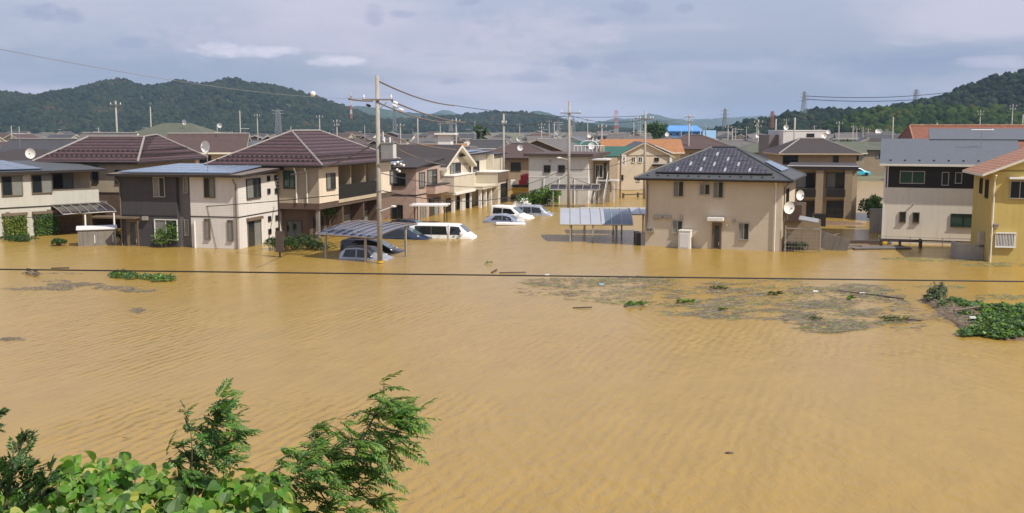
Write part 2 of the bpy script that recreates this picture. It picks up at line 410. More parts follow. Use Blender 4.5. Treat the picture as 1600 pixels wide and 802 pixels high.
vs = n.new('ShaderNodeVectorMath'); vs.operation = 'SCALE'; L.new([o for o in mix.outputs if o.type == 'RGBA'][0], vs.inputs[0]); L.new(mot, vs.inputs['Scale'])
L.new(vs.outputs[0], pb.inputs['Base Color'])
pb.inputs['Roughness'].default_value = .25; pb.inputs['IOR'].default_value = 1.33
sw = nz(1.9, 2, .5, (R(62), 2.3, 1)); s2 = nz(2.3, 3, .7, (R(118), 2.2, 1)); s3 = nz(6.0, 3, .4, (R(80), 2, 1), .5)
spy = n.new('ShaderNodeSeparateXYZ'); L.new(tcw.outputs['Object'], spy.inputs[0])
calm = mr(spy.outputs['Y'], 42, 95, 1, .2, True)
patch = mr(nz(.07, 2, .6, (0, 1.6, 1)), .42, .6, .45, 1.0, True)
hsum = ma('ADD', ma('ADD', ma('MULTIPLY', sw, .75), ma('MULTIPLY', s2, .75)), ma('ADD', ma('MULTIPLY', s3, .14), ma('MULTIPLY', nz(4.2, 2, .6, (R(84), 2.4, 1)), .5)))
def train(theta, wl, dist):
    q = n.new('ShaderNodeMapping'); q.vector_type = 'TEXTURE'; q.inputs['Rotation'].default_value = (0,0,R(theta)); L.new(tcw.outputs['Object'], q.inputs[0])
    x = n.new('ShaderNodeTexWave'); x.wave_type = 'BANDS'; x.bands_direction = 'X'; x.inputs['Scale'].default_value = .314/wl; x.inputs['Distortion'].default_value = dist
    x.inputs['Detail'].default_value = 2.5; x.inputs['Detail Scale'].default_value = .9; x.inputs['Detail Roughness'].default_value = .55; L.new(q.outputs[0], x.inputs['Vector']); return x.outputs['Fac']
wv = ma('ADD', ma('MULTIPLY', train(-20, .40, 4.6), mr(nz(.16, 3, .4, (R(60), 2, 1)), .38, .62, .03, .13, True)), ma('MULTIPLY', train(14, .62, 6.5), mr(nz(.12, 3, .4, (R(110), 2, 1)), .4, .62, .0, .11, True)))
hsum = ma('ADD', ma('MULTIPLY', hsum, .42), ma('MULTIPLY', wv, mr(spy.outputs['Y'], 44, 72, .9, .12, True)))
bp = n.new('ShaderNodeBump'); bp.inputs['Distance'].default_value = .11
L.new(ma('MULTIPLY', calm, patch), bp.inputs['Strength']); L.new(ma('MULTIPLY', hsum, mr(spy.outputs['Y'], 24, 58, 1.5, .75)), bp.inputs['Height']); L.new(bp.outputs[0], pb.inputs['Normal'])
b = MB(); b.poly([(-400,8,0),(400,8,0),(400,185,0),(-400,185,0)])
tag(b.build('flood_water', wm), 'brown muddy flood water covering the field and the streets', kind='structure')

# ---------------------------------------------------------------- hills
def interp(prof, x):
    if x <= prof[0][0]: return prof[0][1]
    for (a, ya), (c, yc) in zip(prof, prof[1:]):
        if x <= c: return ya + (yc-ya)*(x-a)/(c-a)
    return prof[-1][1]
def hill_mat(name, c1, c2, c3, cell, hz=0):
    m = bpy.data.materials.new(name); m.use_nodes = True; MATS[name] = m
    t = m.node_tree; n = t.nodes; L = t.links; pb = n['Principled BSDF']; pb.inputs['Roughness'].default_value = .95; pb.inputs['Specular IOR Level'].default_value = .05
    tc = n.new('ShaderNodeTexCoord')
    v = n.new('ShaderNodeTexVoronoi'); v.inputs['Scale'].default_value = 1.0/cell; L.new(tc.outputs['Object'], v.inputs['Vector'])
    ns = n.new('ShaderNodeTexNoise'); ns.inputs['Scale'].default_value = 1.0/(cell*9); ns.inputs['Detail'].default_value = 6; L.new(tc.outputs['Object'], ns.inputs['Vector'])
    sp = n.new('ShaderNodeSeparateColor'); L.new(v.outputs['Color'], sp.inputs[0])
    m1 = n.new('ShaderNodeMix'); m1.data_type = 'RGBA'; a = [i for i in m1.inputs if i.type == 'RGBA']; a[0].default_value = (*c1,1); a[1].default_value = (*c2,1)
    r = n.new('ShaderNodeMapRange'); r.inputs['From Min'].default_value = .38; r.inputs['From Max'].default_value = .62; L.new(ns.outputs['Fac'], r.inputs['Value'])
    ad = n.new('ShaderNodeMath'); ad.operation = 'MULTIPLY_ADD'; L.new(sp.outputs[0], ad.inputs[0]); ad.inputs[1].default_value = .7; L.new(r.outputs[0], ad.inputs[2])
    sb = n.new('ShaderNodeMath'); sb.operation = 'SUBTRACT'; L.new(ad.outputs[0], sb.inputs[0]); sb.inputs[1].default_value = .35; sb.use_clamp = True
    L.new(sb.outputs[0], m1.inputs['Factor'])
    m2 = n.new('ShaderNodeMix'); m2.data_type = 'RGBA'; a = [i for i in m2.inputs if i.type == 'RGBA']; a[1].default_value = (*c3,1)
    L.new([o for o in m1.outputs if o.type == 'RGBA'][0], a[0])
    r2 = n.new('ShaderNodeMapRange'); r2.inputs['From Min'].default_value = .8; r2.inputs['From Max'].default_value = .95; r2.inputs['To Max'].default_value = .8; L.new(sp.outputs[1], r2.inputs['Value'])
    L.new(r2.outputs[0], m2.inputs['Factor'])
    L.new([o for o in m2.outputs if o.type == 'RGBA'][0], pb.inputs['Base Color'])
def hill(name, prof, Y, depth, step, bump, m, label, cell, base=0.0, seed=0, spur=.25, back=.6, drop=0):
    x0, x1 = XAT(prof[0][0], Y), XAT(prof[-1][0], Y)
    nxx = int((x1-x0)/step); nyy = int(depth/step*1.0); nb = max(4, int(nyy*.25))
    V = []; rows = nyy+nb
    for j in range(rows+1):
        if j <= nyy: v = j/nyy; yy = Y-depth+depth*v; sh = .12*sin(v*pi/2)+.88*v
        else: v = (j-nyy)/nb; yy = Y+depth*back*v; sh = 1-.55*v
        for i in range(nxx+1):
            x = x0+(x1-x0)*i/nxx
            px = PX(x, Y, 30)[0]
            hr = AT(px, interp(prof, px), Y).z - base - bump*.5 - drop
            s = mn.noise(Vector((x/(depth*.30)+seed, yy/(depth*.5), seed)))*spur + mn.noise(Vector((x/(depth*.11)+seed, yy/(depth*.16), seed)))*spur*.4
            h = hr*sh*(1+s*(1-sh)*1.6) if j <= nyy else hr*sh
            h += bump*(.35+.9*mn.noise(Vector((x/cell, yy/cell, seed)))+.5*mn.noise(Vector((x/cell*2.3, yy/cell*2.3, seed+5))))*min(1, hr*sh/20+.3)
            V.append((x, yy, base+h))
    F_ = []
    w_ = nxx+1
    for j in range(rows):
        for i in range(nxx):
            k = j*w_+i; F_.append((k, k+1, k+w_+1, k+w_))
    b = MB(); b.v = V; b.f = F_; b.m = [0]*len(F_)
    return tag(b.build(name, m, fix=False, smooth=False), label, kind='structure')
hill_mat('forest_far', (.018, .042, .026), (.045, .075, .035), (.10, .07, .035), 9)
hill_mat('forest_dark', (.014, .034, .014), (.038, .068, .022), (.06, .06, .02), 6)
hill_mat('forest_light', (.045, .085, .018), (.10, .15, .03), (.16, .14, .04), 6)
hill_mat('forest_blue', (.02, .042, .03), (.04, .07, .04), (.05, .06, .04), 18)
hill('wooded_hills', [(-120,150),(0,141),(30,143),(60,149),(85,142),(108,140),(125,144),(150,133),(178,124),(200,123),(215,130),(240,133),(262,129),(287,123),(305,129),(330,130),(350,123),(364,119),(378,124),(400,128),(430,131),(452,138),(475,143),(500,151),(520,158),(545,166),(570,178),(600,186),(640,196),(690,212)], 2000, 560, 5.5, 5.5, 'forest_far', 'dark wooded hills on the left skyline', 11, seed=3, drop=5, spur=.6)
hill('wooded_hills', [(470,212),(520,190),(560,190),(610,188),(650,186),(690,182),(720,180),(750,177),(775,175),(800,176),(830,177),(850,182),(875,188),(900,193),(940,198),(1000,212)], 2300, 450, 6.5, 5, 'forest_far', 'low wooded hills behind the middle of the town', 12, seed=11, drop=3, spur=.5)
hill('blue_hills', [(430,176),(555,166),(600,170),(640,176),(690,178),(740,181),(790,176),(820,178),(845,173),(862,178),(885,187),(910,194),(935,190),(975,188),(1005,184),(1040,188),(1060,196),(1090,198)], 4200, 700, 16, 6, 'forest_blue', 'hazy blue hills behind the town centre', 26, seed=21)
hill('blue_hills', [(620,190),(680,176),(695,171),(710,176),(760,186),(930,192),(965,184),(985,186),(1010,178),(1016,177),(1030,181),(1060,187),(1110,186),(1150,183),(1190,181),(1230,180),(1280,186),(1330,190)], 6500, 900, 26, 6, 'forest_blue', 'faint blue mountains on the far horizon', 40, seed=33)
hill('wooded_hill', [(1130,204),(1160,196),(1185,187),(1215,184),(1245,177),(1280,172),(1310,172),(1345,173),(1380,168),(1420,162),(1460,153),(1490,142),(1515,132),(1550,118),(1575,111),(1600,108),(1660,100),(1760,92)], 1000, 230, 2.6, 4.5, 'forest_dark', 'dark green wooded hill rising to the right edge', 6.5, seed=41, drop=2.5)
hill('wooded_hill', [(1290,203),(1320,193),(1340,184),(1370,176),(1400,173),(1430,172),(1470,170),(1500,171),(1540,176),(1600,184),(1700,188)], 820, 150, 2.4, 4, 'forest_light', 'lighter green wooded slope before the right hill', 6.5, seed=55)

# ================================================================ houses
class House:
    """local frame: x along the front, y inwards, z up from the water"""
    def __init__(s, name, label, O, ang, W, D, cat='house', group=None):
        s.O = Vector((O[0], O[1], 0)); s.a = R(ang); s.W, s.D = W, D
        s.root = empty(name, s.O, s.a, label, cat, group)
        s.u = Vector((cos(s.a), sin(s.a), 0)); s.n = Vector((-sin(s.a), cos(s.a), 0))
    def pix(s, face, px, py, off=0.0):
        d = ray(px, py); C0 = Vector((0,0,CAMZ))
        if face == 'F': nn, ax, ref = s.n, s.u, s.O + s.n*off
        else: nn, ax, ref = s.u, s.n, s.O + s.u*off
        t = (ref-C0).dot(nn)/d.dot(nn); p = C0 + d*t - s.O
        return p.dot(ax), p.z
    def rect(s, face, x0, y0, x1, y1, off=0.0):
        a = s.pix(face, x0, (y0+y1)/2, off); c = s.pix(face, x1, (y0+y1)/2, off); m = (x0+x1)/2
        return min(a[0],c[0]), max(a[0],c[0]), s.pix(face, m, y1, off)[1], s.pix(face, m, y0, off)[1]
    def fb(s, b, face, u0, u1, z0, z1, n0, n1, m=0, off=0.0):
        """box on a face: n outward"""
        if face == 'F': b.box(u0, u1, off-n1, off-n0, z0, z1, m)
        elif face == 'R': b.box(off+n0, off+n1, u0, u1, z0, z1, m)
        elif face == 'L': b.box(off-n1, off-n0, u0, u1, z0, z1, m)
        elif face == 'B': b.box(u0, u1, off+n0, off+n1, z0, z1, m)
    def wall(s, blocks, m, name='wall'):
        b = MB()
        for q in blocks: b.box(*q)
        return b.build(name, m, s.root)
    def add(s, name, b, m, parent=None, **k): return b.build(name, m, parent or s.root, **k)
    def winr(s, face, u0, u1, z0, z1, off=0.0, style='half', fr='frame_dark', sill=True, bars=1, name='window', hood=False):
        b = MB(); t = .055; d = .075
        s.fb(b, face, u0-t, u1+t, z1, z1+t, 0, d, off=off); s.fb(b, face, u0-t, u1+t, z0-t, z0, 0, d+(.04 if sill else 0), off=off)
        s.fb(b, face, u0-t, u0, z0, z1, 0, d, off=off); s.fb(b, face, u1, u1+t, z0, z1, 0, d, off=off)
        for k in range(bars):
            c = u0+(u1-u0)*(k+1)/(bars+1); s.fb(b, face, c-.025, c+.025, z0, z1, .012, .05, off=off)
        if hood: s.fb(b, face, u0-.15, u1+.15, z1+t, z1+t+.22, 0, .22, off=off)
        f = s.add(name, b, fr)
        p = MB(); c = (u0+u1)/2
        if style == 'dark': s.fb(p, face, u0, u1, z0, z1, .004, .02, 0, off); mm = ['glass_dark']
        elif style == 'curtain': s.fb(p, face, u0, u1, z0, z1, .004, .02, 0, off); mm = ['glass_curtain']
        elif style == 'rev':
            s.fb(p, face, u0, c, z0, z1, .004, .02, 0, off); s.fb(p, face, c, u1, z0, z1, .004, .03, 1, off); mm = ['glass_dark', 'glass_curtain']
        elif style == 'green': s.fb(p, face, u0, u1, z0, z1, .004, .02, 0, off); mm = ['glass_green']
        else:
            s.fb(p, face, u0, c, z0, z1, .004, .02, 0, off); s.fb(p, face, c, u1, z0, z1, .004, .03, 1, off); mm = ['glass_curtain', 'glass_dark']
        s.add('pane', p, mm, f); return f
    def win(s, face, x0, y0, x1, y1, off=0.0, **k):
        u0, u1, z0, z1 = s.rect(face, x0, y0, x1, y1, off); return s.winr(face, u0, u1, z0, z1, off, **k)
    def door(s, face, u0, u1, z1, off=0.0, m='frame_brown', glass=True, z0=-.9):
        b = MB(); s.fb(b, face, u0-.07, u1+.07, z1, z1+.07, 0, .09, 0, off); s.fb(b, face, u0-.07, u0, z0, z1, 0, .09, 0, off); s.fb(b, face, u1, u1+.07, z0, z1, 0, .09, 0, off)
        s.fb(b, face, u0, u1, z0, z1, .005, .04, 0, off)
        d = s.add('door', b, m)
        if glass:
            p = MB(); w = (u1-u0); s.fb(p, face, u0+w*.2, u1-w*.2, 0.1, z1-.15, .042, .05, 0, off); s.add('pane', p, 'glass_dark', d)
        h = MB(); s.fb(h, face, u1-.14, u1-.1, .25, .5, .04, .09, 0, off); s.add('handle', h, 'frame_silver', d); return d
    def band(s, face, u0, u1, z, h=.12, off=0.0, m='frame_dark', d=.03, name='belt_course'):
        b = MB(); s.fb(b, face, u0, u1, z-h/2, z+h/2, 0, d, 0, off); return s.add(name, b, m)
    def pipe(s, face, u, z0, z1, off=0.0, m='metal_brown', r=.045, over=.45):
        def P(uu, nn, z):
            return {'F': (uu, off-nn, z), 'R': (off+nn, uu, z), 'L': (off-nn, uu, z)}[face]
        b = MB(); b.tube([P(u, over, z1), P(u, over*.8, z1-.12), P(u, .08, z1-.42), P(u, .08, z0)], r, 6, 0)
        return s.add('downpipe', b, m)
    def hip(s, x0, x1, y0, y1, z, rise, oh=.6, ins=None, m='slate', fm='fascia_dark', th=.17, cap='ridge_cap', name='roof', gutter=True, guards=0, parent=None, insy=None):
        X0, X1, Y0, Y1 = x0-oh, x1+oh, y0-oh, y1+oh; w, d = X1-X0, Y1-Y0
        if w >= d: i_ = ins if ins is not None else d/2; rp = [Vector((X0+i_, (Y0+Y1)/2, z+rise)), Vector((X1-i_, (Y0+Y1)/2, z+rise))]
        else: i_ = ins if ins is not None else w/2; rp = [Vector(((X0+X1)/2, Y0+i_, z+rise)), Vector(((X0+X1)/2, Y1-(insy or i_), z+rise))]
        c = [Vector((X0,Y0,z)), Vector((X1,Y0,z)), Vector((X1,Y1,z)), Vector((X0,Y1,z))]
        b = MB()
        if w >= d: fs = [(c[0],c[1],rp[1],rp[0]), (c[1],c[2],rp[1]), (c[2],c[3],rp[0],rp[1]), (c[3],c[0],rp[0])]
        else: fs = [(c[0],c[1],rp[0]), (c[1],c[2],rp[1],rp[0]), (c[2],c[3],rp[1]), (c[3],c[0],rp[0],rp[1])]
        for f in fs: b.poly(f, 0)
        for i in range(4):
            p, q = c[i], c[(i+1)%4]; dn = Vector((0,0,-th)); b.poly([p+dn, q+dn, q, p], 1)
        b.poly([p+Vector((0,0,-th)) for p in c], 1)
        if guards:                                    # snow guards: small lugs in rows on every slope
            for f in fs:
                e0, e1 = f[0], f[1]; top0 = f[-1]; top1 = f[2]
                for row in range(guards):
                    t = .12+.11*row; a = e0.lerp(top0, t); e = e1.lerp(top1, t); L_ = (e-a).length; k = int(L_/.42)
                    for q in range(k):
                        p = a.lerp(e, (q+.5+.25*(row%2))/(k+.5)); b.box(p.x-.07, p.x+.07, p.y-.07, p.y+.07, p.z, p.z+.09, 2)
        r = b.build(name, [m, fm, 'ridge_dark'], parent or s.root)
        cb = MB()
        if cap:
            if (rp[1]-rp[0]).length > .1: cb.tube([rp[0]+Vector((0,0,.02)), rp[1]+Vector((0,0,.02))], .11, 6)
            prs = [(c[0],rp[0]),(c[1],rp[1]),(c[2],rp[1]),(c[3],rp[0])] if w >= d else [(c[0],rp[0]),(c[1],rp[0]),(c[2],rp[1]),(c[3],rp[1])]
            for p, q in prs: cb.tube([p, q], .085, 6)
            cb.build('ridge_tiles', cap, r)
        if gutter:
            g = MB(); e = .05
            g.tube([c[0]+Vector((0,-e,-.06)), c[1]+Vector((0,-e,-.06))], .065, 6); g.tube([c[1]+Vector((e,0,-.06)), c[2]+Vector((e,0,-.06))], .065, 6)
            g.build('gutter', fm, r)
        s.lastrp = rp; s.lastc = c
        return r
    def gable(s, x0, x1, y0, y1, z, rise, ohe=.6, ohg=.5, axis='x', m='slate', fm='fascia_white', wm='cream_stucco', th=.16, name='roof', cap=None, ridge=.5, ends=True, gutter=True):
        """axis: direction of the ridge; ridge: where it runs across the span"""
        b = MB()
        if axis == 'x':
            a0, a1, c0, c1 = x0-ohg, x1+ohg, y0, y1
            P = lambda l, c, zz: Vector((l, c, zz))
        else:
            a0, a1, c0, c1 = y0-ohg, y1+ohg, x0, x1
            P = lambda l, c, zz: Vector((c, l, zz))
        cr = c0+(c1-c0)*ridge
        sl0 = rise/(cr-c0); sl1 = rise/(c1-cr)
        for (e, sl, sg) in ((c0, sl0, -1), (c1, sl1, 1)):
            ce = e+sg*ohe; ze = z-sl*ohe
            top = [P(a0, ce, ze), P(a1, ce, ze), P(a1, cr, z+rise), P(a0, cr, z+rise)]
            b.poly(top, 0); dn = Vector((0,0,-th)); bt = [p+dn for p in top]; b.poly(bt, 1)
            b.poly([bt[0], bt[1], top[1], top[0]], 1); b.poly([bt[1], bt[2], top[2], top[1]], 1); b.poly([bt[3], bt[0], top[0], top[3]], 1)
        r = b.build(name, [m, fm], s.root, fix=False)
        if cap: MB().tube([P(a0, cr, z+rise+.03), P(a1, cr, z+rise+.03)], .1, 6).build('ridge_tiles', cap, r)
        if ends:
            for l0, l1 in ((a0+ohg, a0+ohg+.15), (a1-ohg-.15, a1-ohg)):
                g = MB()
                zz = z-th*.9
                t = [P(l0, c0, zz), P(l0, c1, zz), P(l0, cr, zz+rise)]; u = [P(l1, c0, zz), P(l1, c1, zz), P(l1, cr, zz+rise)]
                g.poly(t); g.poly(u); g.poly([t[0],t[1],u[1],u[0]]); g.poly([t[1],t[2],u[2],u[1]]); g.poly([t[2],t[0],u[0],u[2]])
                s.add('gable_wall', g, wm)
        return r
    def shed(s, x0, x1, y0, y1, z0, z1, oh=.5, th=.18, m='slate', fm='fascia_dark', ax='y', name='roof'):
        X0, X1, Y0, Y1 = x0-oh, x1+oh, y0-oh, y1+oh
        if ax == 'y': top = [(X0,Y0,z0),(X1,Y0,z0),(X1,Y1,z1),(X0,Y1,z1)]
        else: top = [(X0,Y0,z0),(X1,Y0,z1),(X1,Y1,z1),(X0,Y1,z0)]
        b = MB(); b.slab(top, th, 1); b.poly([Vector(p)+Vector((0,0,.004)) for p in top], 0)
        return b.build(name, [m, fm], s.root)
    def panel(s, corners, m='solar_blue', name='solar_panel', nu=1, nv=1, parent=None, fr='solar_frame'):
        """solar array as a thin slab, corners counter-clockwise seen from above; split into nu x nv modules by pale frames"""
        c = [Vector(p) for p in corners]; b = MB(); b.slab([p+Vector((0,0,.12)) for p in c], .07, 0)
        for i in range(nu+1):
            t = i/nu; p, q = c[0].lerp(c[1], t), c[3].lerp(c[2], t); b.tube([p+Vector((0,0,.125)), q+Vector((0,0,.125))], .012, 4, 1)
        for i in range(nv+1):
            t = i/nv; p, q = c[0].lerp(c[3], t), c[1].lerp(c[2], t); b.tube([p+Vector((0,0,.125)), q+Vector((0,0,.125))], .012, 4, 1)
        return b.build(name, [m, fr], parent or s.root)
    def vent(s, face, px, py, off=0.0, r=.11):
        u, z = s.pix(face, px, py, off); b = MB(); s.fb(b, face, u-r, u+r, z-r, z+r, 0, .13, 0, off); s.fb(b, face, u-r*1.2, u+r*1.2, z+r*.3, z+r*1.1, .05, .17, 0, off)
        return s.add('vent_hood', b, 'frame_silver')

def merge(o, b, matname):
    me = o.data; nv = len(me.vertices); vs_ = [v.co[:] for v in me.vertices]; fs_ = [tuple(p.vertices) for p in me.polygons]; mi_ = [p.material_index for p in me.polygons]
    me.materials.append(M(matname)); k = len(me.materials)-1; ms_ = list(me.materials)
    n2 = bpy.data.meshes.new(me.name); n2.from_pydata(vs_+b.v, [], fs_+[tuple(i+nv for i in f) for f in b.f])
    for q in ms_: n2.materials.append(q)
    n2.polygons.foreach_set('material_index', mi_+[k]*len(b.f)); n2.update(); o.data = n2
def dish(loc, rz, label, r=.38, mast=.9, group='satellite dishes'):
    t = empty('satellite_dish', loc, rz, label, 'satellite dish', group)
    b = MB(); n = 14
    for k in range(4):
        for j in range(n):
            a0, a1 = 2*pi*j/n, 2*pi*(j+1)/n; r0, r1 = r*k/4, r*(k+1)/4
            f = lambda rr, a: (rr*cos(a), -.12 + .12*(rr/r)**2*-1 + .12, rr*sin(a)*1.05+mast)
            b.poly([f(r0,a0), f(r0,a1), f(r1,a1), f(r1,a0)] if k else [f(r0,a0), f(r1,a1), f(r1,a0)])
    o = b.build('reflector', 'porcelain', t, smooth=True)
    MB().tube([(0,.06,0),(0,.06,mast)], .03, 6).build('mast', 'metal_grey', t)
    b = MB(); b.tube([(0,.02,mast-r*.9),(0,-.4,mast-.05)], .018, 5); b.box(-.05,.05,-.47,-.36,mast-.09,mast+.03); b.build('feed_arm', 'metal_grey', t)
    return t

GR = -14.0
# ---------------------------------------------- white sided house, far left
B_ = G(82, 367); ang = 46
O = B_ - Vector((cos(R(ang)), sin(R(ang)), 0))*12
h = House('white_house', 'white clapboard house at the left edge, creepers over its ground floor windows', O, ang, 16, 9)
h.wall([(0,12,0,9,-1.3,5.05)], 'clapboard')
h.wall([(12.003,16,1.6,9,-1.3,5.05)], 'tan_light', 'recessed_wall')
h.wall([(12.003,16,.03,.15,2.45,3.55),(15.85,16,.15,1.6,2.45,3.55),(12.003,16,.05,1.6,2.25,2.45)], 'clapboard', 'balcony')
MB().box(11.98,16.05,.0,.2,3.55,3.63).build('handrail', 'metal_brown', h.root)
h.wall([(12.003,15.0,1.2,1.6,-1.3,2.25)], 'wood', 'porch_wall')
h.band('F', 0, 16, 2.35, .1)
h.win('F', 3, 276, 34, 305, fr='frame_brown', style='rev'); h.win('F', 50, 274, 80, 301, fr='frame_brown', style='rev')
u0,u1,z0,z1 = h.rect('F', 83, 272, 113, 294, 1.6); h.winr('F', u0, u1, z0, z1, 1.6, style='rev', fr='frame_brown')
h.win('F', 7, 338, 40, 369, fr='frame_brown', style='half', hood=True); h.win('F', 54, 335, 86, 366, fr='frame_brown', style='half', hood=True)
for p in ((12,272),(38,273),(12,333),(76,329)): h.vent('F', *p)
h.pipe('F', .4, -1, 4.8, m='frame_white')
h.shed(0, 16, 0, 9, 5.2, 5.75, oh=.55, m='slate')
h.panel([(2.5,0.2,5.26),(11.6,.2,5.26),(11.6,8.5,5.72),(2.5,8.5,5.72)], 'solar_blue', nu=6, nv=4)
hA = h
# curved awning in front of its porch
def arc_roof(t, W, D, z, rise, nrib, m, rib, posts, post_m, name='roof_panel', flip=1, bend='y', thick=.04, n=8, ribw=.035, m2=None, split=None):
    """polycarbonate roof bending over depth D (y), length W (x)"""
    def pt(x, k):
        v = k/n; return Vector((x, D*v, z + rise*(1-(1-v)**2) if flip > 0 else z + rise*(1-v*v)))
    b = MB()
    for k in range(n):
        xs_ = [0, W] if split is None else [0, split, W]
        for i in range(len(xs_)-1):
            q = [pt(xs_[i],k), pt(xs_[i+1],k), pt(xs_[i+1],k+1), pt(xs_[i],k+1)]; b.slab(q, thick, i if m2 else 0)
    o = b.build(name, [m, m2] if m2 else m, t, smooth=False)
    r = MB()
    for i in range(nrib+1):
        x = W*i/nrib; r.tube([pt(x,k)+Vector((0,0,.03)) for k in range(n+1)], ribw, 4)
    r.tube([pt(0,0), pt(W,0)], .055, 4); r.tube([pt(0,n), pt(W,n)], .055, 4)
    r.build('roof_frame', rib, t)
    for (x, y) in posts:
        v = y/D; zz = z + (rise*(1-(1-v)**2) if flip > 0 else rise*(1-v*v))
        MB().box(x-.06, x+.06, y-.06, y+.06, -1.3, zz-.02).build('post', post_m, t)
mat('poly_smoke', (.035, .028, .03), .18, .2, 1, spec=.7)
mat('poly_blue', (.10, .125, .19), .2, .12, 1, spec=.7)
mat('poly_grey', (.33, .35, .39), .22, .08, 1, spec=.6)
mat('poly_dark', (.075, .11, .15), .2, .1, 1, spec=.6)
p = G(113, 387)
t = empty('awning', h.O + h.u*12.1 + h.n*(-2.0), h.a, 'curved smoked plastic awning over the porch of the clapboard house', 'awning')
arc_roof(t, 4.4, 2.9, 1.75, .62, 6, 'poly_smoke', 'frame_silver', [(1.8,.1),(4.2,.1)], 'frame_white')

# ---------------------------------------------- grey and white house
A, B = G(190, 384), G(375, 389.3)
v = B-A; W = v.length; ang = math.degrees(atan2(v.y, v.x)); O = A
h = House('two_tone_house', 'two-tone house, charcoal left half and white right half, bluish panels on its low roof', O, ang, W, 7.0)
hC = h
u1 = h.pix('F', 279, 386)[0]; u2 = h.pix('F', 300, 386)[0]
h.wall([(0,u1,0,7,-1.3,5.15)], 'grey_siding', 'dark_wall')
h.wall([(u1+.003,u2,.35,6.9,-1.3,5.15)], 'midgrey_siding', 'recessed_wall')
h.wall([(u2+.003,W,0,7,-1.3,5.15)], 'white_siding', 'white_wall')
h.band('F', 0, u1, 2.28, .07, m='frame_dark'); h.band('F', u2, W, 2.28, .07, m='frame_dark'); h.band('R', 0, 7, 2.28, .07, off=W, m='frame_dark')
h.win('F', 241, 278, 257, 307, fr='frame_silver'); h.win('F', 320, 279, 335, 308, fr='frame_brown', style='rev')
h.win('F', 288, 278, 293, 301, off=.35, fr='frame_silver', bars=0, style='curtain'); h.win('F', 290, 344, 295, 367, off=.35, fr='frame_silver', bars=0, style='curtain')
h.win('F', 243, 344, 277, 374, fr='frame_white', style='half', bars=1)
h.win('F', 321, 343, 328, 373, fr='frame_brown', bars=0, style='curtain'); h.win('F', 357, 345, 364, 375, fr='frame_brown', bars=0, style='curtain')
a = h.pix('F', 201, 370)[0]; c = h.pix('F', 216, 370)[0]; h.door('F', a, c, h.pix('F', 208, 344)[1], m='frame_brown')
MB().box(a-.5, c+.2, -.7, 0, h.pix('F', 208, 341)[1], h.pix('F', 208, 341)[1]+.12).build('door_canopy', 'frame_brown', h.root)
b = MB(); uu, zz = h.pix('F', 229, 341); b.box(uu-.25, uu+.15, -.22, 0, zz-.14, zz+.14); b.build('vent_hood', 'frame_silver', h.root)
h.win('R', 385, 280, 406, 309, off=W, fr='frame_dark', style='half'); h.win('R', 387, 345, 407, 386, off=W, fr='frame_brown', style='rev', hood=True)
for (x, y) in ((419,279),(430.5,278),(419.5,299),(431,298.5),(420.5,342),(432,340.5),(421,362),(432.5,360)):
    h.win('R', x-1.6, y-3, x+1.6, y+3, off=W, fr='frame_dark', bars=0, sill=False, style='dark')
for p in ((199,273),): h.vent('F', *p)
h.vent('R', 389, 274, off=W)
h.pipe('F', .12, -1, 5.0); h.pipe('F', W-.15, -1, 5.0, m='frame_brown'); h.pipe('R', 6.8, -1, 5.0, off=W, m='frame_brown')
uu, zz = h.pix('F', 305, 345); MB().tube([(uu,-.12,-1),(uu,-.12,zz)], .07, 8).build('drain_pipe', 'frame_white', h.root)
rf = h.shed(0, W, 0, 7.0, 5.3, 5.65, oh=.6, m='metal_brown')
h.panel([(.2,-.3,5.33),(W-.4,-.3,5.33),(W-1.0,6.8,5.69),(.9,6.8,5.69)], 'solar_pale', nu=7, nv=4, name='solar_panel')
dish((h.O + h.u*6.6 + h.n*1.0)+Vector((0,0,5.5)), R(-25), 'large white satellite dish standing on the low panelled roof', r=.42, mast=1.75)

# ---------------------------------------------- big purple roofed house on the left, L shaped
N_ = G(215, 253, 5.7)
h = House('purple_roof_house', 'beige house under the leftmost broad purple tiled roof, behind the two-tone house', N_ - Vector((cos(R(-8)), sin(R(-8)),0))*9.6, -8, 9.2, 13)
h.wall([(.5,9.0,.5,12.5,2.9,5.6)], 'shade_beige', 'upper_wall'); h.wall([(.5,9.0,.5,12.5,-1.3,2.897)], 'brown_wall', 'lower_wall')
h.band('F', .5, 9.0, 2.95, .14, off=.5)
z=5.7; b = MB()
E = dict(a=(-.2,0,z), b=(9.6,0,z), c=(9.6,14,z), d=(-.2,14,z), r0=(2.6,4.4,z+2.1), r1=(8.0,4.4,z+2.1), r2=(6.6,9.5,z+2.25))
E = {k: Vector(q) for k, q in E.items()}
for f in (('a','b','r1','r0'), ('b','c','r2','r1'), ('c','d','r2'), ('d','a','r0'), ('d','r0','r2'), ('r0','r1','r2')): b.poly([E[k] for k in f], 0)
for f in (('a','b'),('b','c'),('c','d'),('d','a')): b.poly([E[f[0]]-Vector((0,0,.2)), E[f[1]]-Vector((0,0,.2)), E[f[1]], E[f[0]]], 1)
b.poly([E[k]-Vector((0,0,.2)) for k in 'abcd'], 1)
for (e0, e1, t0, t1) in ((E['a'],E['b'],E['r0'],E['r1']), (E['b'],E['c'],E['r1'],E['r2'])):
    for row in range(2):
        tt = .22+.2*row; p0 = e0.lerp(t0, tt); p1 = e1.lerp(t1, tt); k = int((p1-p0).length/.45)
        for q in range(k):
            p = p0.lerp(p1, (q+.5)/k); b.box(p.x-.08, p.x+.08, p.y-.08, p.y+.08, p.z-.02, p.z+.1, 2)
rf = b.build('roof', ['purple_tile','fascia_dark','ridge_dark'], h.root)
b = MB()
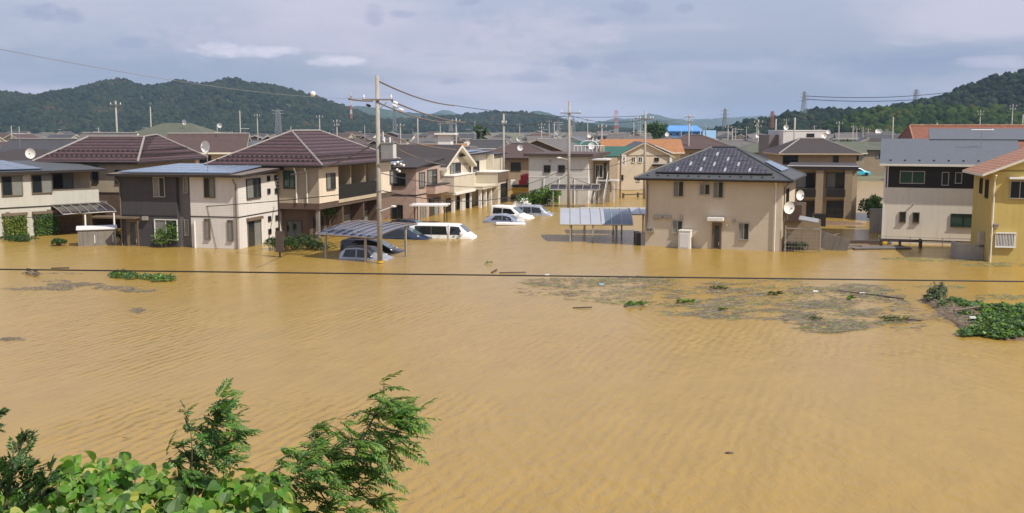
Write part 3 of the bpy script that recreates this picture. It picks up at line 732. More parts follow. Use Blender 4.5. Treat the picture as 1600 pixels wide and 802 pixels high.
for f in (('b','r1'),('a','r0'),('r0','r1'),('r1','r2'),('c','r2')): b.tube([E[f[0]]+Vector((0,0,.02)), E[f[1]]+Vector((0,0,.02))], .1, 6)
b.build('ridge_tiles', 'ridge_cap', rf)
MB().tube([E['a']+Vector((0,-.05,-.06)), E['b']+Vector((0,-.05,-.06))], .07, 6).build('gutter', 'fascia_dark', rf)
h.win('F', 145, 260, 153, 285, off=.5, bars=0, style='dark'); h.win('F', 181, 267, 189, 286, off=.5, bars=0, style='dark')
b = MB(); u0,u1,z0,z1 = h.rect('F', 155, 314, 168, 330, .5); b.box(u0,u1,.1,.5,z0,z1); o = b.build('heat_pump', 'metal_grey', h.root)
h.wall([(5.5,8.8,-1.6,.45,.9,1.02)], 'frame_brown', 'porch_roof')

# ---------------------------------------------- second purple roof: the two storey flats
N_ = G(498.5, 388)
N_ = Vector((XAT(498.5, 78.0, 3), 78.0, 0)); W = 8.6; D = 15.5
h = House('purple_roof_flats', 'two-storey flats with a big purple hipped roof and dark slatted balcony, by the tall pole', N_ - Vector((cos(R(GR)), sin(R(GR)),0))*W, GR, W, D, cat='house')
hE = h
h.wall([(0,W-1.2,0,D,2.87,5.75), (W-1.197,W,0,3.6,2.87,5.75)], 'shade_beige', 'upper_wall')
h.wall([(W+.003,W+.05,.0,3.6,2.87,5.7)], 'cream_bay', 'cream_bay_front')  # bay's sunlit side is a lighter skin; its front has shade painted in
h.wall([(W-1.18,W,12.9,D-.01,2.87,5.75)], 'cream_bay', 'end_bay')
h.wall([(0,W-1.2,.6,D,-1.3,2.4)], 'brown_wall', 'lower_wall')
h.wall([(0,W,.0,D,2.4,2.867)], 'brown_wall', 'floor_band')
for y in (4.6, 9.0, 12.6): h.wall([(W-1.19,W-.1,y,y+.25,-1.3,2.38)], 'brown_wall', 'porch_pier')
h.wall([(W-.35,W-.1,.1,.35,-1.3,2.38)], 'concrete_dark', 'corner_post')
u0 = h.pix('R', 533.5, 300, W)[0]; u1 = h.pix('R', 597, 300, W)[0]; u1 = 12.85
b = MB(); b.box(W-.08, W, 3.65, u1, 2.95, 4.05); b.build('balcony_rail', 'dark_slats', h.root)
MB().box(W-1.19, W+.06, 3.62, u1, 2.66, 2.93).build('balcony_floor', 'tan_light', h.root)
for y0_ in (3.9, 6.9, 9.9):
    h.winr('R', y0_+.1, y0_+1.0, 3.0, 5.1, off=W-1.2, style='curtain', bars=0, name='window'); h.winr('R', y0_+1.05, y0_+1.9, 3.0, 5.1, off=W-1.2, style='dark', bars=0)
for y in (6.4, 9.5): MB().box(W-1.19, W-.1, y, y+.12, 2.94, 5.7).build('balcony_divider', 'tan_light', h.root)
h.win('R', 510, 272, 523, 295, off=W+.05, fr='frame_dark', style='half'); h.win('R', 609, 267, 619, 286, off=W, fr='frame_dark', style='half')
h.win('F', 444, 268, 461, 294, off=0, fr='frame_dark', style='green', bars=1)
h.pipe('F', h.pix('F',464,300)[0], 2.9, 5.6, m='frame_white', r=.06); h.pipe('F', h.pix('F',480.5,300)[0], 2.9, 5.6, m='frame_white', r=.05)
for y in (5.2, 9.9): h.door('R', y, y+.9, 1.1, off=W-1.2, m='dark_wood', glass=False)
for y in (7.0, 11.2): h.winr('R', y, y+1.5, -.6, 1.3, off=W-1.2, style='curtain', bars=1, fr='frame_silver')
h.winr('R', 1.5, 3.2, -.6, 1.6, off=W-1.2, style='dark', bars=1, fr='frame_dark')
h.winr('F', 5.6, 6.8, -.4, 1.4, off=.6, style='dark', bars=0)
for k in range(3): MB().box(3.0+k*.5, 3.35+k*.5, .38, .6, .9, 1.35).build('meter_box', 'frame_silver', h.root)
MB().box(1.2, 3.4, -.7, .6, 1.66, 1.78).build('porch_roof', 'metal_brown', h.root)
h.hip(0, W, 0, D, 5.8, 2.55, oh=.65, m='purple_tile', ins=5.1, insy=6.2, guards=2)
h.vent('F', 452, 322, off=.6)

# ---------------------------------------------- brick and cream gabled house
N_ = G(651, 343.5)
Wg = 9.0
h = House('gabled_house', 'house of pinkish brick and cream plaster with a tall white-edged street gable', N_ - Vector((cos(R(GR)), sin(R(GR)),0))*Wg, GR, Wg, 17.8)
hG = h
h.wall([(0,Wg,0,7.6,-1.3,4.85)], 'pink_brick', 'brick_wall')
h.wall([(0,Wg,7.603,17.6,-1.3,4.85)], 'cream_stucco', 'cream_wall')
h.gable(-1, Wg, 7.6, 17.6, 4.85, 2.0, ohe=.5, ohg=.75, axis='x', m='dark_shingle', wm='cream_stucco', th=.3)
h.shed(-1, Wg-.2, -.1, 7.3, 4.95, 5.6, oh=.5, m='dark_shingle', name='side_roof')
h.panel([(1.2,.0,5.1),(6.8,.0,5.1),(6.8,2.6,5.32),(1.2,2.6,5.32)], 'solar_pale', nu=4, nv=2)
h.wall([(Wg+.003,Wg+1.35,7.65,15.3,2.1,3.75)], 'cream_stucco', 'balcony')
MB().box(Wg-.02, Wg+1.42, 7.6, 15.36, 3.75, 3.83).build('balcony_coping', 'frame_white', h.root)
for y in (8.6, 11.6, 12.3, 14.6): h.wall([(Wg+.75,Wg+1.05,y,y+.3,-1.3,2.0)], 'frame_white', 'porch_column')
MB().box(Wg+.0, Wg+1.5, 7.8, 15.2, 1.85, 2.09).build('porch_roof', 'frame_white', h.root)
h.winr('R', 10.6, 14.2, 3.85, 4.9, off=Wg, style='half', fr='frame_dark', bars=2)
h.door('R', 9.2, 10.5, 1.3, off=Wg, m='dark_wood', glass=False); h.winr('R', 12.9, 14.5, -.5, 1.3, off=Wg, style='dark')
h.winr('R', .8, 2.3, 3.0, 4.35, off=Wg, style='curtain', fr='frame_dark'); h.winr('R', 3.3, 6.1, 3.0, 4.5, off=Wg, style='half', fr='frame_dark', bars=1)
MB().box(Wg+.02, Wg+.9, 2.9, 7.55, 2.25, 3.05).build('low_balcony', 'pink_brick', h.root); MB().box(Wg+.0, Wg+.96, 2.85, 7.6, 3.05, 3.12).build('handrail', 'frame_dark', h.root)
h.winr('R', 1.0, 2.6, -.5, 1.2, off=Wg, style='curtain', fr='frame_brown'); h.winr('R', 3.8, 6.6, -.7, 1.4, off=Wg, style='rev', fr='frame_dark', hood=True)
h.winr('F', 6.8, 7.9, 3.2, 4.3, off=0, style='dark'); h.winr('F', 6.6, 7.6, .1, 1.3, off=0, style='dark')
h.band('F', 0, Wg, 2.3, .12, off=0); h.band('R', 0, 7.6, 2.3, .12, off=Wg)
h.winr('R', 12.2, 12.9, 5.55, 6.0, off=Wg, style='dark', bars=0, fr='frame_white', sill=False)

# ---------------------------------------------- cream flat roofed house, next along the street
N_ = G(778, 319.3)
h = House('cream_flat_house', 'cream flat-roofed house with white porch columns, past the gabled house', N_ - Vector((cos(R(GR)), sin(R(GR)),0))*8, GR, 8, 12)
h.wall([(1,8,0,4.6,-1.3,3.6)], 'cream_stucco', 'front_block'); h.wall([(-2,5.4,-6.5,4.5,-1.3,5.55)], 'cream_stucco', 'main_block'); h.wall([(1.0,6.2,4.55,10,-1.3,5.5)], 'cream_stucco', 'rear_block')
h.shed(-2, 5.4, -6.5, 4.5, 5.72, 5.9, oh=.6, m='metal_grey'); h.shed(1.0, 6.2, 5.3, 10, 5.55, 5.6, oh=.3, m='slate', name='rear_roof')
h.panel([(-1.8,-6.2,5.78),(5.2,-6.2,5.78),(5.2,3.5,5.93),(-1.8,3.5,5.93)], 'solar_pale', nu=5, nv=5)
h.winr('R', 1.2, 4.0, -.6, 2.2, off=8, style='dark', fr='frame_dark', bars=2)
MB().box(8.003, 8.08, 0, 4.6, 2.5, 3.5).build('balcony_rail', 'frame_brown', h.root)
MB().box(1,8.15,-.1,4.7,3.6,3.68).build('parapet_coping', 'frame_white', h.root)
for y in (-5.8,-3.2): h.winr('R', y, y+1.0, 3.1, 4.9, off=5.4, style='dark', bars=0)
h.winr('R', -1.0, 1.2, 3.4, 4.8, off=5.4, style='dark')
h.winr('R', -5.2, -4.8, 4.0, 4.4, off=5.4, style='dark', bars=0, sill=False)
for y in (-5.6,-3.6,-1.4): h.wall([(7.3,7.6,y,y+.32,-1.3,2.0)], 'frame_white', 'porch_column')
h.wall([(5.403,7.9,-6.0,-.05,2.0,2.35)], 'cream_stucco', 'porch_roof')
h.door('R', -5.0, -4.0, 1.4, off=5.4, m='dark_wood', glass=False)
h.winr('F', 3.5, 6.5, .0, 1.6, off=-6.5, style='dark')
hH = h

# ---------------------------------------------- white warehouse like block with stairs
A, B = G(826, 317), G(918.7, 318.8)
v = B-A; W = v.length; h = House('white_warehouse', 'plain whitewashed two-storey block with brown roof edge and two small upper windows', A, math.degrees(atan2(v.y,v.x)), W, 11, cat='building')
hI = h
h.wall([(0,W,0,11,-1.3,5.35)], 'warehouse')
h.wall([(-.02,W+.02,-.02,-.004,2.95,3.03)], 'frame_white', 'wall_joint')
MB().box(-.5,W+.6,-.5,11.5,5.35,5.68).build('roof', 'brown_tile', h.root)
h.win('F', 850.5, 259, 859.5, 269, style='dark'); h.win('F', 873, 259, 882, 269, style='dark')
h.vent('F', 859, 252); 
for q in (1.8,3.6,5.4): MB().tube([(q,-.06,-1),(q,-.06,2.9)], .05, 6).build('downpipe', 'frame_white', h.root)
h.wall([(W+.004,W+1.9,3.2,9,-1.3,5.0)], 'tan_wall', 'annex_wall')
h.winr('F', W+.3, W+1.1, 2.9, 4.3, off=3.2, style='dark', fr='frame_white'); h.winr('F', W+1.25, W+1.8, 2.7, 4.6, off=3.2, style='rev', fr='frame_brown')
MB().box(W+.05, W+2.1, .3, 3.2, 4.95, 5.1).build('annex_canopy', 'metal_white', h.root)
# steel staircase
t = empty('staircase', h.O + h.u*(W+.5) + h.n*.2, h.a, 'pale steel outside staircase beside the whitewashed block', 'staircase')
b = MB()
for k in range(11): b.box(.15, 1.2, .15+k*.26, .42+k*.26, -.2+k*.26, -.15+k*.26)
b.build('treads', 'metal_grey', t)
for x in (.1, 1.22):
    MB().slab([(x-.04,-.1,-.35),(x+.04,-.1,-.35),(x+.04,3.0,2.75),(x-.04,3.0,2.75)], .3).build('stringer', 'metal_grey', t)
    b = MB(); b.tube([(x,0,.6),(x,3.0,3.6)], .03, 5)
    for k in range(6): b.tube([(x,.1+k*.55,-.3+k*.55),(x,.1+k*.55,.7+k*.55)], .02, 5)
    b.build('handrail', 'metal_white', t)
MB().box(-.2,2.4,2.9,4.2,2.45,2.6).build('landing', 'metal_white', t)
for q in (.1,1.9): MB().box(q,q+.12,2.95,3.07,-1.3,2.45).build('support_post', 'metal_white', t)

# ---------------------------------------------- cream gable building with green and orange roofs
A, B = G(944, 297), G(1046, 297); v = B-A; W = v.length
h = House('cream_gable_building', 'large cream building with broad front gable and green side roof, behind the signpost', A, -1, W, 13, cat='building')
hJ = h
gx0 = h.pix('F', 966, 242)[0]
h.wall([(0,W,0,13,-1.3,4.85)], 'beige_stucco')
ax, az = h.pix('F', 1007, 222.5); er, ez = h.pix('F', 1048, 240)
h.gable(gx0, W+.3, 0, 13, 4.75, az-4.75, ohe=.35, ohg=.35, axis='y', m='slate', fm='beige_stucco', wm='beige_stucco', ridge=(ax-gx0)/(W+.3-gx0), th=.14)
mx = (ax+er)/2
b = MB()
h.panel([(ax+.5,.2,az-.2),(W+.3,.2,4.95),(W+.3,8,4.95),(ax+.5,8,az-.2)], 'solar_pale', nu=4, nv=5)
b = MB(); b.slab([(-.4,-.4,4.75),(gx0+.4,-.4,4.75),(gx0+3.2,3.6,6.0),(-.0,3.6,6.0)], .15); b.build('side_roof', 'green_roof', h.root)
h.wall([(0,gx0+2.5,3.6,3.8,4.85,5.85)], 'beige_stucco', 'rear_upstand')
MB().box(W-.1,W+.25,-.25,-.05,2.4,4.7).build('white_post', 'frame_white', h.root)
for (x0_,y0_,x1_,y1_) in ((961.5,246,966,254),(987.5,246,992,253.5),(998,246,1003,253.5)): h.win('F', x0_,y0_,x1_,y1_, style='dark', fr='frame_white')
h.win('F', 1023, 247, 1029, 251.5, style='dark'); h.win('F', 970, 274, 973.5, 281, style='dark'); h.win('F', 995, 280, 1000, 283, style='green', bars=0, fr='frame_white')
b = MB(); u0,u1,z0,z1 = h.rect('F', 953,281,964,296); h.fb(b,'F',u0,u1,-.5,z1,0,.05); b.build('shutter_door', 'concrete', h.root)
b = MB(); u0,u1,z0,z1 = h.rect('F', 1019,252,1046,260); h.fb(b,'F',u0,u1,z0,z0+.12,0,.9); h.fb(b,'F',u0,u1,z1-.5,z1-.4,0,.9); 
for q in np.linspace(u0, u1, 7): h.fb(b,'F',q,q+.05,z0,z1-.4,.8,.86)
b.build('balcony', 'frame_dark', h.root)
# orange roof house behind it
h = House('orange_roof_house', 'cream house whose bright orange tiled gable roof shows behind the green roof', (XAT(945,158),158), -2, 11.5, 9)
h.wall([(0,11.5,0,9,-.3,5.1)], 'cream_stucco'); h.gable(0, 11.5, 0, 9, 5.1, 1.75, ohe=.6, ohg=.6, axis='x', m='orange_tile', wm='cream_stucco')
h.gable(5.2, 9.8, -1.2, 3, 5.05, .95, ohe=.3, ohg=.3, axis='y', m='light_tile', wm='cream_stucco', name='porch_gable_roof')

# ---------------------------------------------- blue factory hall far off
h = House('blue_factory', 'long bright blue factory hall far beyond the roofs', (XAT(1040,420),420), 4, 15, 20, cat='factory')
h.wall([(0,15,0,20,0,7.4)], 'blue_metal'); MB().slab([(-.5,-1,7.4),(15.5,-1,7.4),(14.8,9,9.6),(.8,9,9.6)], .3).build('roof', 'blue_metal', h.root)
for q in range(5): h.winr('F', 1.4+q*2.7, 2.6+q*2.7, 5.6, 6.4, style='dark', bars=0, fr='blue_pale', sill=False)
h.wall([(10.3,11.1,-.4,-.01,0,9)], 'blue_pale', 'pale_pier'); h.wall([(15.01,20.5,-1,12,0,7.6)], 'blue_pale', 'pale_annex')

# ---------------------------------------------- beige house with patterned solar roof
A, B = G(1007.5, 384.3), G(1220, 393.2); v = B-A; W = v.length; ang = math.degrees(atan2(v.y, v.x))
h = House('beige_house', 'freestanding beige plastered house with dark hipped roof covered in violet solar tiles', A, ang, W, 8.4)
hL = h
h.wall([(0,W,0,8.4,-1.3,4.95)], 'beige_stucco')
h.band('F', 0, W, 2.32, .03, m='beige_stucco', d=.008)
rfL = h.hip(0, W, 0, 8.4, 5.02, 2.15, oh=.68, m='slate', fm='fascia_dark', cap='slate', ins=4.7, guards=0)
rp, cc = h.lastrp, h.lastc
# front slope array: stepped rows of modules on the real slope plane
sl = 2.15/((rp[0]-cc[0]).y); y0e = cc[0].y
def onslope(x, y, dz=0): return Vector((x, y, 5.02+(y-y0e)*sl+dz))
b = MB(); rows = 6; yb, yt = y0e+.75, rp[0].y-.35
for k in range(rows):
    ya = yb+(yt-yb)*k/rows; yc = yb+(yt-yb)*(k+1)/rows-.03
    f = (k+.5)/rows; xa = cc[0].x+1.55+(rp[0].x-cc[0].x-1.5)*f*1.0; xb = cc[1].x-1.55-(cc[1].x-rp[1].x-1.5)*f*1.0
    b.slab([onslope(xa,ya,.1), onslope(xb,ya,.1), onslope(xb,yc,.1), onslope(xa,yc,.1)], .08)
b.build('solar_panel', 'solar_tile', h.root)
for (x, y) in ((1121,241),(1100.7,248.8),(1137.6,249),(1079.3,256.2),(1116.3,256.8),(1154,257),(1058,264.4),(1095.2,265),(1133,265.6),(1171.4,266)):
    d = ray(x, y); nn = (h.u*0 + h.n*(-sl) + Vector((0,0,1))); p0 = h.O + h.n*y0e + Vector((0,0,5.02+.11)); C0 = Vector((0,0,CAMZ))
    tt = (p0-C0).dot(nn)/d.dot(nn); q = C0+d*tt-h.O; lx, ly = q.dot(h.u), q.dot(h.n)
    MB().slab([onslope(lx-.07,ly-.26,.14), onslope(lx+.07,ly-.26,.14), onslope(lx+.07,ly+.26,.14), onslope(lx-.07,ly+.26,.14)], .05).build('skylight_tile', 'solar_pale_tile', h.root)
b = MB(); b.tube([onslope(cc[0].x+1.4,yb-.1,.1), onslope(cc[1].x-1.4,yb-.1,.1)], .07, 5); b.build('panel_rail', 'fascia_dark', h.root)
for k in range(14):
    pass
b = MB()
for k in range(13): q = onslope(cc[0].x+.9+k*.74, y0e+.32); b.box(q.x-.06,q.x+.06,q.y-.04,q.y+.04,q.z,q.z+.07)
merge(rfL, b, 'fascia_dark')
slr = 2.15/(cc[1].x-rp[1].x)
def onr(x, y, dz=0): return Vector((x, y, 5.02+(cc[1].x-x)*slr+dz))
h.panel([onr(W-.3,1.6), onr(W-.3,6.2), onr(W-1.6,5.4), onr(W-1.6,2.7)], 'solar_pale', nu=4, nv=1)
h.win('F', 1053.5, 284, 1067.5, 306.5, fr='frame_silver'); h.win('F', 1094.5, 288.5, 1108.5, 303.5, fr='frame_silver'); h.win('F', 1115.5, 285, 1129.5, 308.5, fr='frame_silver')
h.win('F', 1052, 345.5, 1066, 364, fr='frame_silver'); h.win('F', 1155, 349.5, 1169.5, 374, fr='frame_silver')
a = h.pix('F', 1114, 370)[0]; c = h.pix('F', 1126, 370)[0]; zt = h.pix('F', 1120, 349.5)[1]; h.door('F', a, c, zt, m='frame_brown')
zc_ = h.pix('F', 1119, 344)[1]; MB().box(a-.3, c+.25, -.8, 0, zc_, zc_+.22).build('door_canopy', 'frame_white', h.root)
for x in (1023, 1065, 1147): 
    u, z_ = h.pix('F', x, 340 if x < 1100 else 345); b = MB(); b.tube([(u,0,z_),(u,-.12,z_)], .13, 12); b.build('round_vent', 'frame_silver', h.root)
for x in (1029, 1043):
    u, z_ = h.pix('F', x, 339); MB().box(u-.27,u+.3,-.16,0,z_-.11,z_+.11).build('shutter_box', 'frame_silver', h.root)
u0,u1,z0,z1 = h.rect('F', 1012,354,1023,363); b = MB(); b.box(u0,u1,-.22,0,z0,z1); mb_ = b.build('meter_box', 'frame_silver', h.root)
for q in (.08,.3): MB().tube([(u0+q,-.22,(z0+z1)/2),(u0+q,-.25,(z0+z1)/2)], .07, 10).build('meter_dial', 'frame_dark', mb_)
b = MB(); u, z_ = h.pix('F', 1136, 352); b.box(u-.07,u+.07,-.08,0,z_-.07,z_+.07); b.build('intercom', 'frame_white', h.root)
h.pipe('F', .15, 1.3, 4.9, m='metal_brown', r=.05); h.pipe('F', W-.45, -1, 4.9, m='frame_white', r=.045, over=.4); h.pipe('R', .5, -1, 4.9, off=W, m='frame_brown', r=.05)
h.vent('F', 1102, 283); h.vent('F', 1117, 283)
h.winr('R', 2.2, 3.6, 3.0, 4.2, off=W, style='dark')
MB().box(W+.003,W+1.2,1.2,4.6,2.0,3.2).build('side_balcony', 'brown_wall', h.root)
# water heater cabinet in front of the wall
u0 = h.pix('F', 1061, 387, -.6)[0]; u1 = h.pix('F', 1079, 387, -.6)[0]
t = empty('water_heater', h.O + h.u*u0 + h.n*(-.85), h.a, 'tall cream water heater cabinet standing against the beige house', 'water heater')
b = MB(); b.box(0,u1-u0,0,.7,-1.2,1.28); b.box(-.03,u1-u0+.03,-.03,.73,1.28,1.33); b.build('cabinet', 'frame_white', t)
b = MB(); b.box(.1,u1-u0-.1,-.02,-.003,.1,1.1); b.build('access_panel', 'metal_white', t)
dish(h.O + h.u*(W+.35) + h.n*.6 + Vector((0,0,2.2)), R(15), 'white satellite dish on the right side wall of the freestanding beige house', r=.42, mast=.85)
dish(h.O + h.u*(W+.9) + h.n*2.2 + Vector((0,0,3.25)), R(25), 'grey satellite dish above the side balcony of the beige house', r=.36, mast=.6)

# ---------------------------------------------- block of flats to its right
A = Vector((XAT(1233, 100, 0), 100, 0)); B = Vector((XAT(1337, 98.2, 0), 98.2, 0)); v = B-A; W = v.length
h = House('tan_flats', 'tan two-storey flats with two columns of dark balcony windows, right of the beige house', A, math.degrees(atan2(v.y,v.x)), W, 9)
hM = h
h.wall([(0,W,0,9,-1.3,4.6)], 'tan_light')
MB().box(-.3,W+.05,-1.1,9,4.62,5.0).build('roof', 'fascia_dark', h.root); MB().box(-.3,W+.05,-1.12,-1.1,4.95,5.03).build('gutter', 'metal_white', h.root)
for (a_, c_) in ((1245.5,1273),(1292,1319)):
    u0,u1,z0,z1 = h.rect('F', a_, 271, c_, 293); h.winr('F', u0,u1,z0,z1, style='half', fr='frame_dark')
    u0,u1,z0,z1 = h.rect('F', a_-1, 296, c_+2, 308, -1.0)
    MB().box(u0,u1,-1.0,-.9,z0,z1).build('balcony_rail', 'dark_slats', h.root); MB().box(u0,u1,-.9,-.003,z0-.2,z0).build('balcony_floor', 'tan_wall', h.root)
    u0,u1,z0,z1 = h.rect('F', a_, 315, c_-1, 340.5); h.winr('F', u0,u1,-.3,z1, style='dark', fr='frame_dark')
for q in (1280,1325): u = h.pix('F', q, 300)[0]; h.wall([(u-.35,u+.35,-1.0,-.003,-1.3,4.6)], 'tan_wall', 'fin_wall')
h.pipe('F', h.pix('F',1275,300)[0], -1, 4.4, m='fascia_dark', r=.06)
h = House('tan_hipped_house', 'tan house with dark pyramid roof rising just behind the tan flats', (XAT(1220,113),113), -3, 8.4, 8)
h.wall([(0,8.0,0,8,-1.3,5.75)], 'tan_wall'); h.hip(0, 8.0, 0, 8, 5.8, 1.6, oh=.5, m='dark_shingle', fm='tan_light', ins=3.2)
h.win('F', 1302.5, 244, 1309.5, 254, style='dark', bars=0); h.win('F', 1224, 241, 1246, 256, style='dark', bars=1)
h = House('white_cube_house', 'tall plain white cube house with one black window behind the tan flats', (XAT(1221,135),135), 2, 5.6, 7)
h.wall([(0,5.6,0,7,-1.3,8.2)], 'white_block'); h.win('F', 1261, 209.5, 1271.5, 218.5, style='dark', bars=0, sill=False)
MB().box(-.05,5.65,-.05,7.05,8.2,8.3).build('parapet', 'metal_white', h.root); h.wall([(-1.3,-.003,2,7,-1.3,7.7)], 'midgrey_siding', 'side_wing')

# ---------------------------------------------- white and black house on the right
A = G(1377, 379.3); ang = -20; W = 9.0
h = House('black_banded_house', 'white house with black upper band and wide blue-grey roof, left of the yellow house', A, ang, W, 8)
hN = h
h.wall([(0,W,0,8,-1.3,4.18)], 'white_stucco', 'lower_wall'); h.wall([(.0,W,.0,8,4.183,5.85)], 'black_siding', 'upper_band')
h.wall([(-.02,.12,-.02,.12,-1.3,5.85)], 'frame_white', 'corner_trim')
h.win('F', 1407, 268.5, 1444, 286, fr='frame_silver', style='green'); h.win('F', 1472.5, 270, 1481.5, 289, fr='frame_silver', bars=0, style='dark'); h.win('F', 1493.5, 270.5, 1502, 286, fr='frame_silver', bars=0, style='dark')
h.win('F', 1406, 332, 1414.5, 347, fr='frame_brown', bars=0, style='dark'); h.win('F', 1427, 333, 1435.5, 347.5, fr='frame_brown', bars=0, style='dark')
h.win('F', 1486.5, 335.5, 1526, 354, fr='frame_dark', style='green')
u, z_ = h.pix('F', 1427, 320); MB().tube([(u,0,z_),(u-.1,-.25,z_+.1)], .05, 6).build('wall_lamp', 'frame_silver', h.root)
h.pipe('F', .25, 4.2, 5.8, m='frame_white'); h.band('F', 0, W, 0.28, .08, m='frame_dark')
b = MB(); top = [(-.35,-.6,5.95),(W+.4,-.6,5.95),(W+.4,5.2,7.75),(-.35,5.2,7.75)]
b.slab(top, .16, 1); b.poly([Vector(p)+Vector((0,0,.005)) for p in top], 0)
b.slab([(-.35,5.2,7.75),(W+.4,5.2,7.75),(W+.4,8.6,6.6),(-.35,8.6,6.6)], .16, 1)
b.box(-.36,W+.41,-.66,-.6,5.8,5.93,1)
rfN = b.build('roof', ['blue_slate','fascia_white'], h.root)
u0 = h.pix('F', 1453, 210, 4.6)[0]
b = MB(); top = [(u0,4.9,7.72),(W+2.2,4.9,7.72),(W+1.4,8.3,8.55),(u0,8.3,8.55)]
b.slab(top, .16, 1); b.poly([Vector(p)+Vector((0,0,.005)) for p in top], 0); b.build('upper_roof', ['blue_slate','fascia_dark'], h.root)
g = MB(); pts = [(-.0,.0,5.85),(-.0,8,5.85),(-.0,8,6.6),(-.0,5.2,7.6)]; g.poly([(.02,q[1],q[2]) for q in pts]); g.poly([(.14,q[1],q[2]) for q in pts]); g.poly([(.02,0,5.85),(.14,0,5.85),(.14,5.2,7.6),(.02,5.2,7.6)])
g.build('gable_wall', 'black_siding', h.root)
b = MB()
for k in range(9): xx = .4+k*1.0; b.box(xx-.07,xx+.07,.05,.13,6.16,6.26)
merge(rfN, b, 'fascia_dark')
# aerial on its roof
p = h.O + h.u*h.pix('F',1533,228,3)[0] + h.n*3.0
t = empty('tv_aerial', (p.x, p.y, 6.9), R(-10), 'flat white television aerial on a thin mast above the blue-grey roof', 'aerial')
MB().tube([(0,0,0),(0,0,1.55)], .022, 5).build('mast', 'metal_grey', t)
b = MB(); b.tube([(-.75,0,1.55),(.75,0,1.55)], .04, 5)
for k in range(14): b.tube([(-.7+k*.108,-.14,1.56),(-.7+k*.108,.14,1.56)], .01, 4)
b.sphere((.75,0,1.55), .08); b.build('antenna_boom', 'porcelain', t)
h = House('terracotta_house', 'house with broad terracotta tile roof showing above the blue-grey roof', (XAT(1432,93),93), -6, 12.5, 8)
h.wall([(0,12.5,0,8,-1.3,6.6)], 'cream_stucco'); h.hip(0, 12.0, 0, 8, 6.7, 2.1, oh=.5, m='terracotta', ins=.55, cap='terracotta_pale')

# ---------------------------------------------- yellow house, right edge
A = G(1543.5, 409.3); ang = -13
h = House('yellow_house', 'yellow plastered house with red tile roof at the right edge', A, ang, 9, 5.6)
hO = h; W = 9
h.wall([(0,W,0,5.6,-1.3,5.95)], 'yellow_stucco')
h.gable(0, W, 0, 5.6, 5.97, 1.85, ohe=.7, ohg=.45, axis='y', m='terracotta_pale', wm='yellow_stucco', fm='fascia_white', cap='terracotta')
h.win('F', 1579, 284, 1608, 309.5, fr='frame_silver', style='dark')
u0,u1,z0,z1 = h.rect('F', 1575,277,1640,280); b = MB(); h.fb(b,'F',u0,u1,z0,z1,0,.5); b.build('awning', 'frame_white', h.root)
u0,u1,z0,z1 = h.rect('F', 1555,364,1586,386); b = MB(); h.fb(b,'F',u0,u1,z0,z1,.01,.03); gr_ = b.build('grille_backing', 'frame_dark', h.root)
b = MB()
for q in np.linspace(u0,u1,14): h.fb(b,'F',q-.02,q+.02,z0,z1,.1,.14)
for q in (z0,z1): h.fb(b,'F',u0-.03,u1+.03,q-.04,q+.04,.05,.17)
b.build('window_grille', 'frame_white', h.root)
h.win('F', 1556.5, 365.5, 1584.5, 384.5, fr='frame_white', style='dark')
h.vent('F', 1556, 352.5, r=.13)
h.pipe('F', .12, -1, 5.6, m='frame_white', r=.05); h.pipe('F', 5.1, -1, 5.6, m='frame_white')
h.winr('L', 1.0, 1.7, 4.1, 5.2, style='dark', off=0); h.winr('L', 2.8, 3.4, 4.3, 5.2, style='dark', off=0)
b = MB(); h.fb(b,'L',1.2,1.8,.8,1.8,0,.35); b.build('gas_meter', 'frame_silver', h.root)
h.wall([(-1.7,-.02,1.2,1.4,-1.3,.98),(-1.7,-1.5,1.4,3.2,-1.3,.98)], 'concrete', 'garden_wall')

# ================================================================ street objects
# carport by the tall pole
pA, pB = G(506.8, 404.5), G(569.7, 410); v = (pB-pA); ang = atan2(v.y, v.x); L1 = v.length
t = empty('carport', pA - Vector((cos(ang), sin(ang), 0))*.75, ang, 'curved bluish plastic carport roof over two sunken cars, beside the tall concrete pole', 'carport', 'carports')
arc_roof(t, 5.0, 4.6, 1.6, .55, 7, 'poly_blue', 'metal_brown', [(.8,.12),(.75+L1,.12),(.8,4.4),(4.75,3.6)], 'frame_silver', flip=1)
# grey carport by the beige house
pA, pB = G(891, 378.5), G(963, 381.5)
t = empty('carport', (pA.x-.8, pA.y-.1, 0), R(-3), 'wide arched carport with pale grey and dark panels, left of the beige house', 'carport', 'carports')
arc_roof(t, 5.5, 4.6, 1.35, .85, 7, 'poly_grey', 'frame_silver', [(.8,.12),(2.5,.12),(4.2,.12),(4.9,4.4),(.9,4.4),(4.5,4.4)], 'frame_silver', flip=1, m2='poly_dark', split=3.4)
t = empty('carport', (pA.x+1.2, pA.y+5.6, 0), R(-3), 'carport with violet grey roof just behind the wide arched one', 'carport', 'carports')
arc_roof(t, 5.8, 3.0, 1.65, .3, 6, 'poly_grey', 'frame_silver', [(.3,.2),(2.6,.2),(5.2,.2),(.3,2.8),(5.2,2.8)], 'metal_brown')
# carport beside the whitewashed block
p = G(866, 322)
t = empty('carport', (p.x-.6, p.y-1.6, 0), R(-8), 'low smoked plastic carport in front of the whitewashed block', 'carport', 'carports')
arc_roof(t, 5.4, 2.2, 1.9, .5, 6, 'poly_smoke', 'frame_silver', [(.4,.1),(3.0,.1),(5.0,.1)], 'frame_silver')
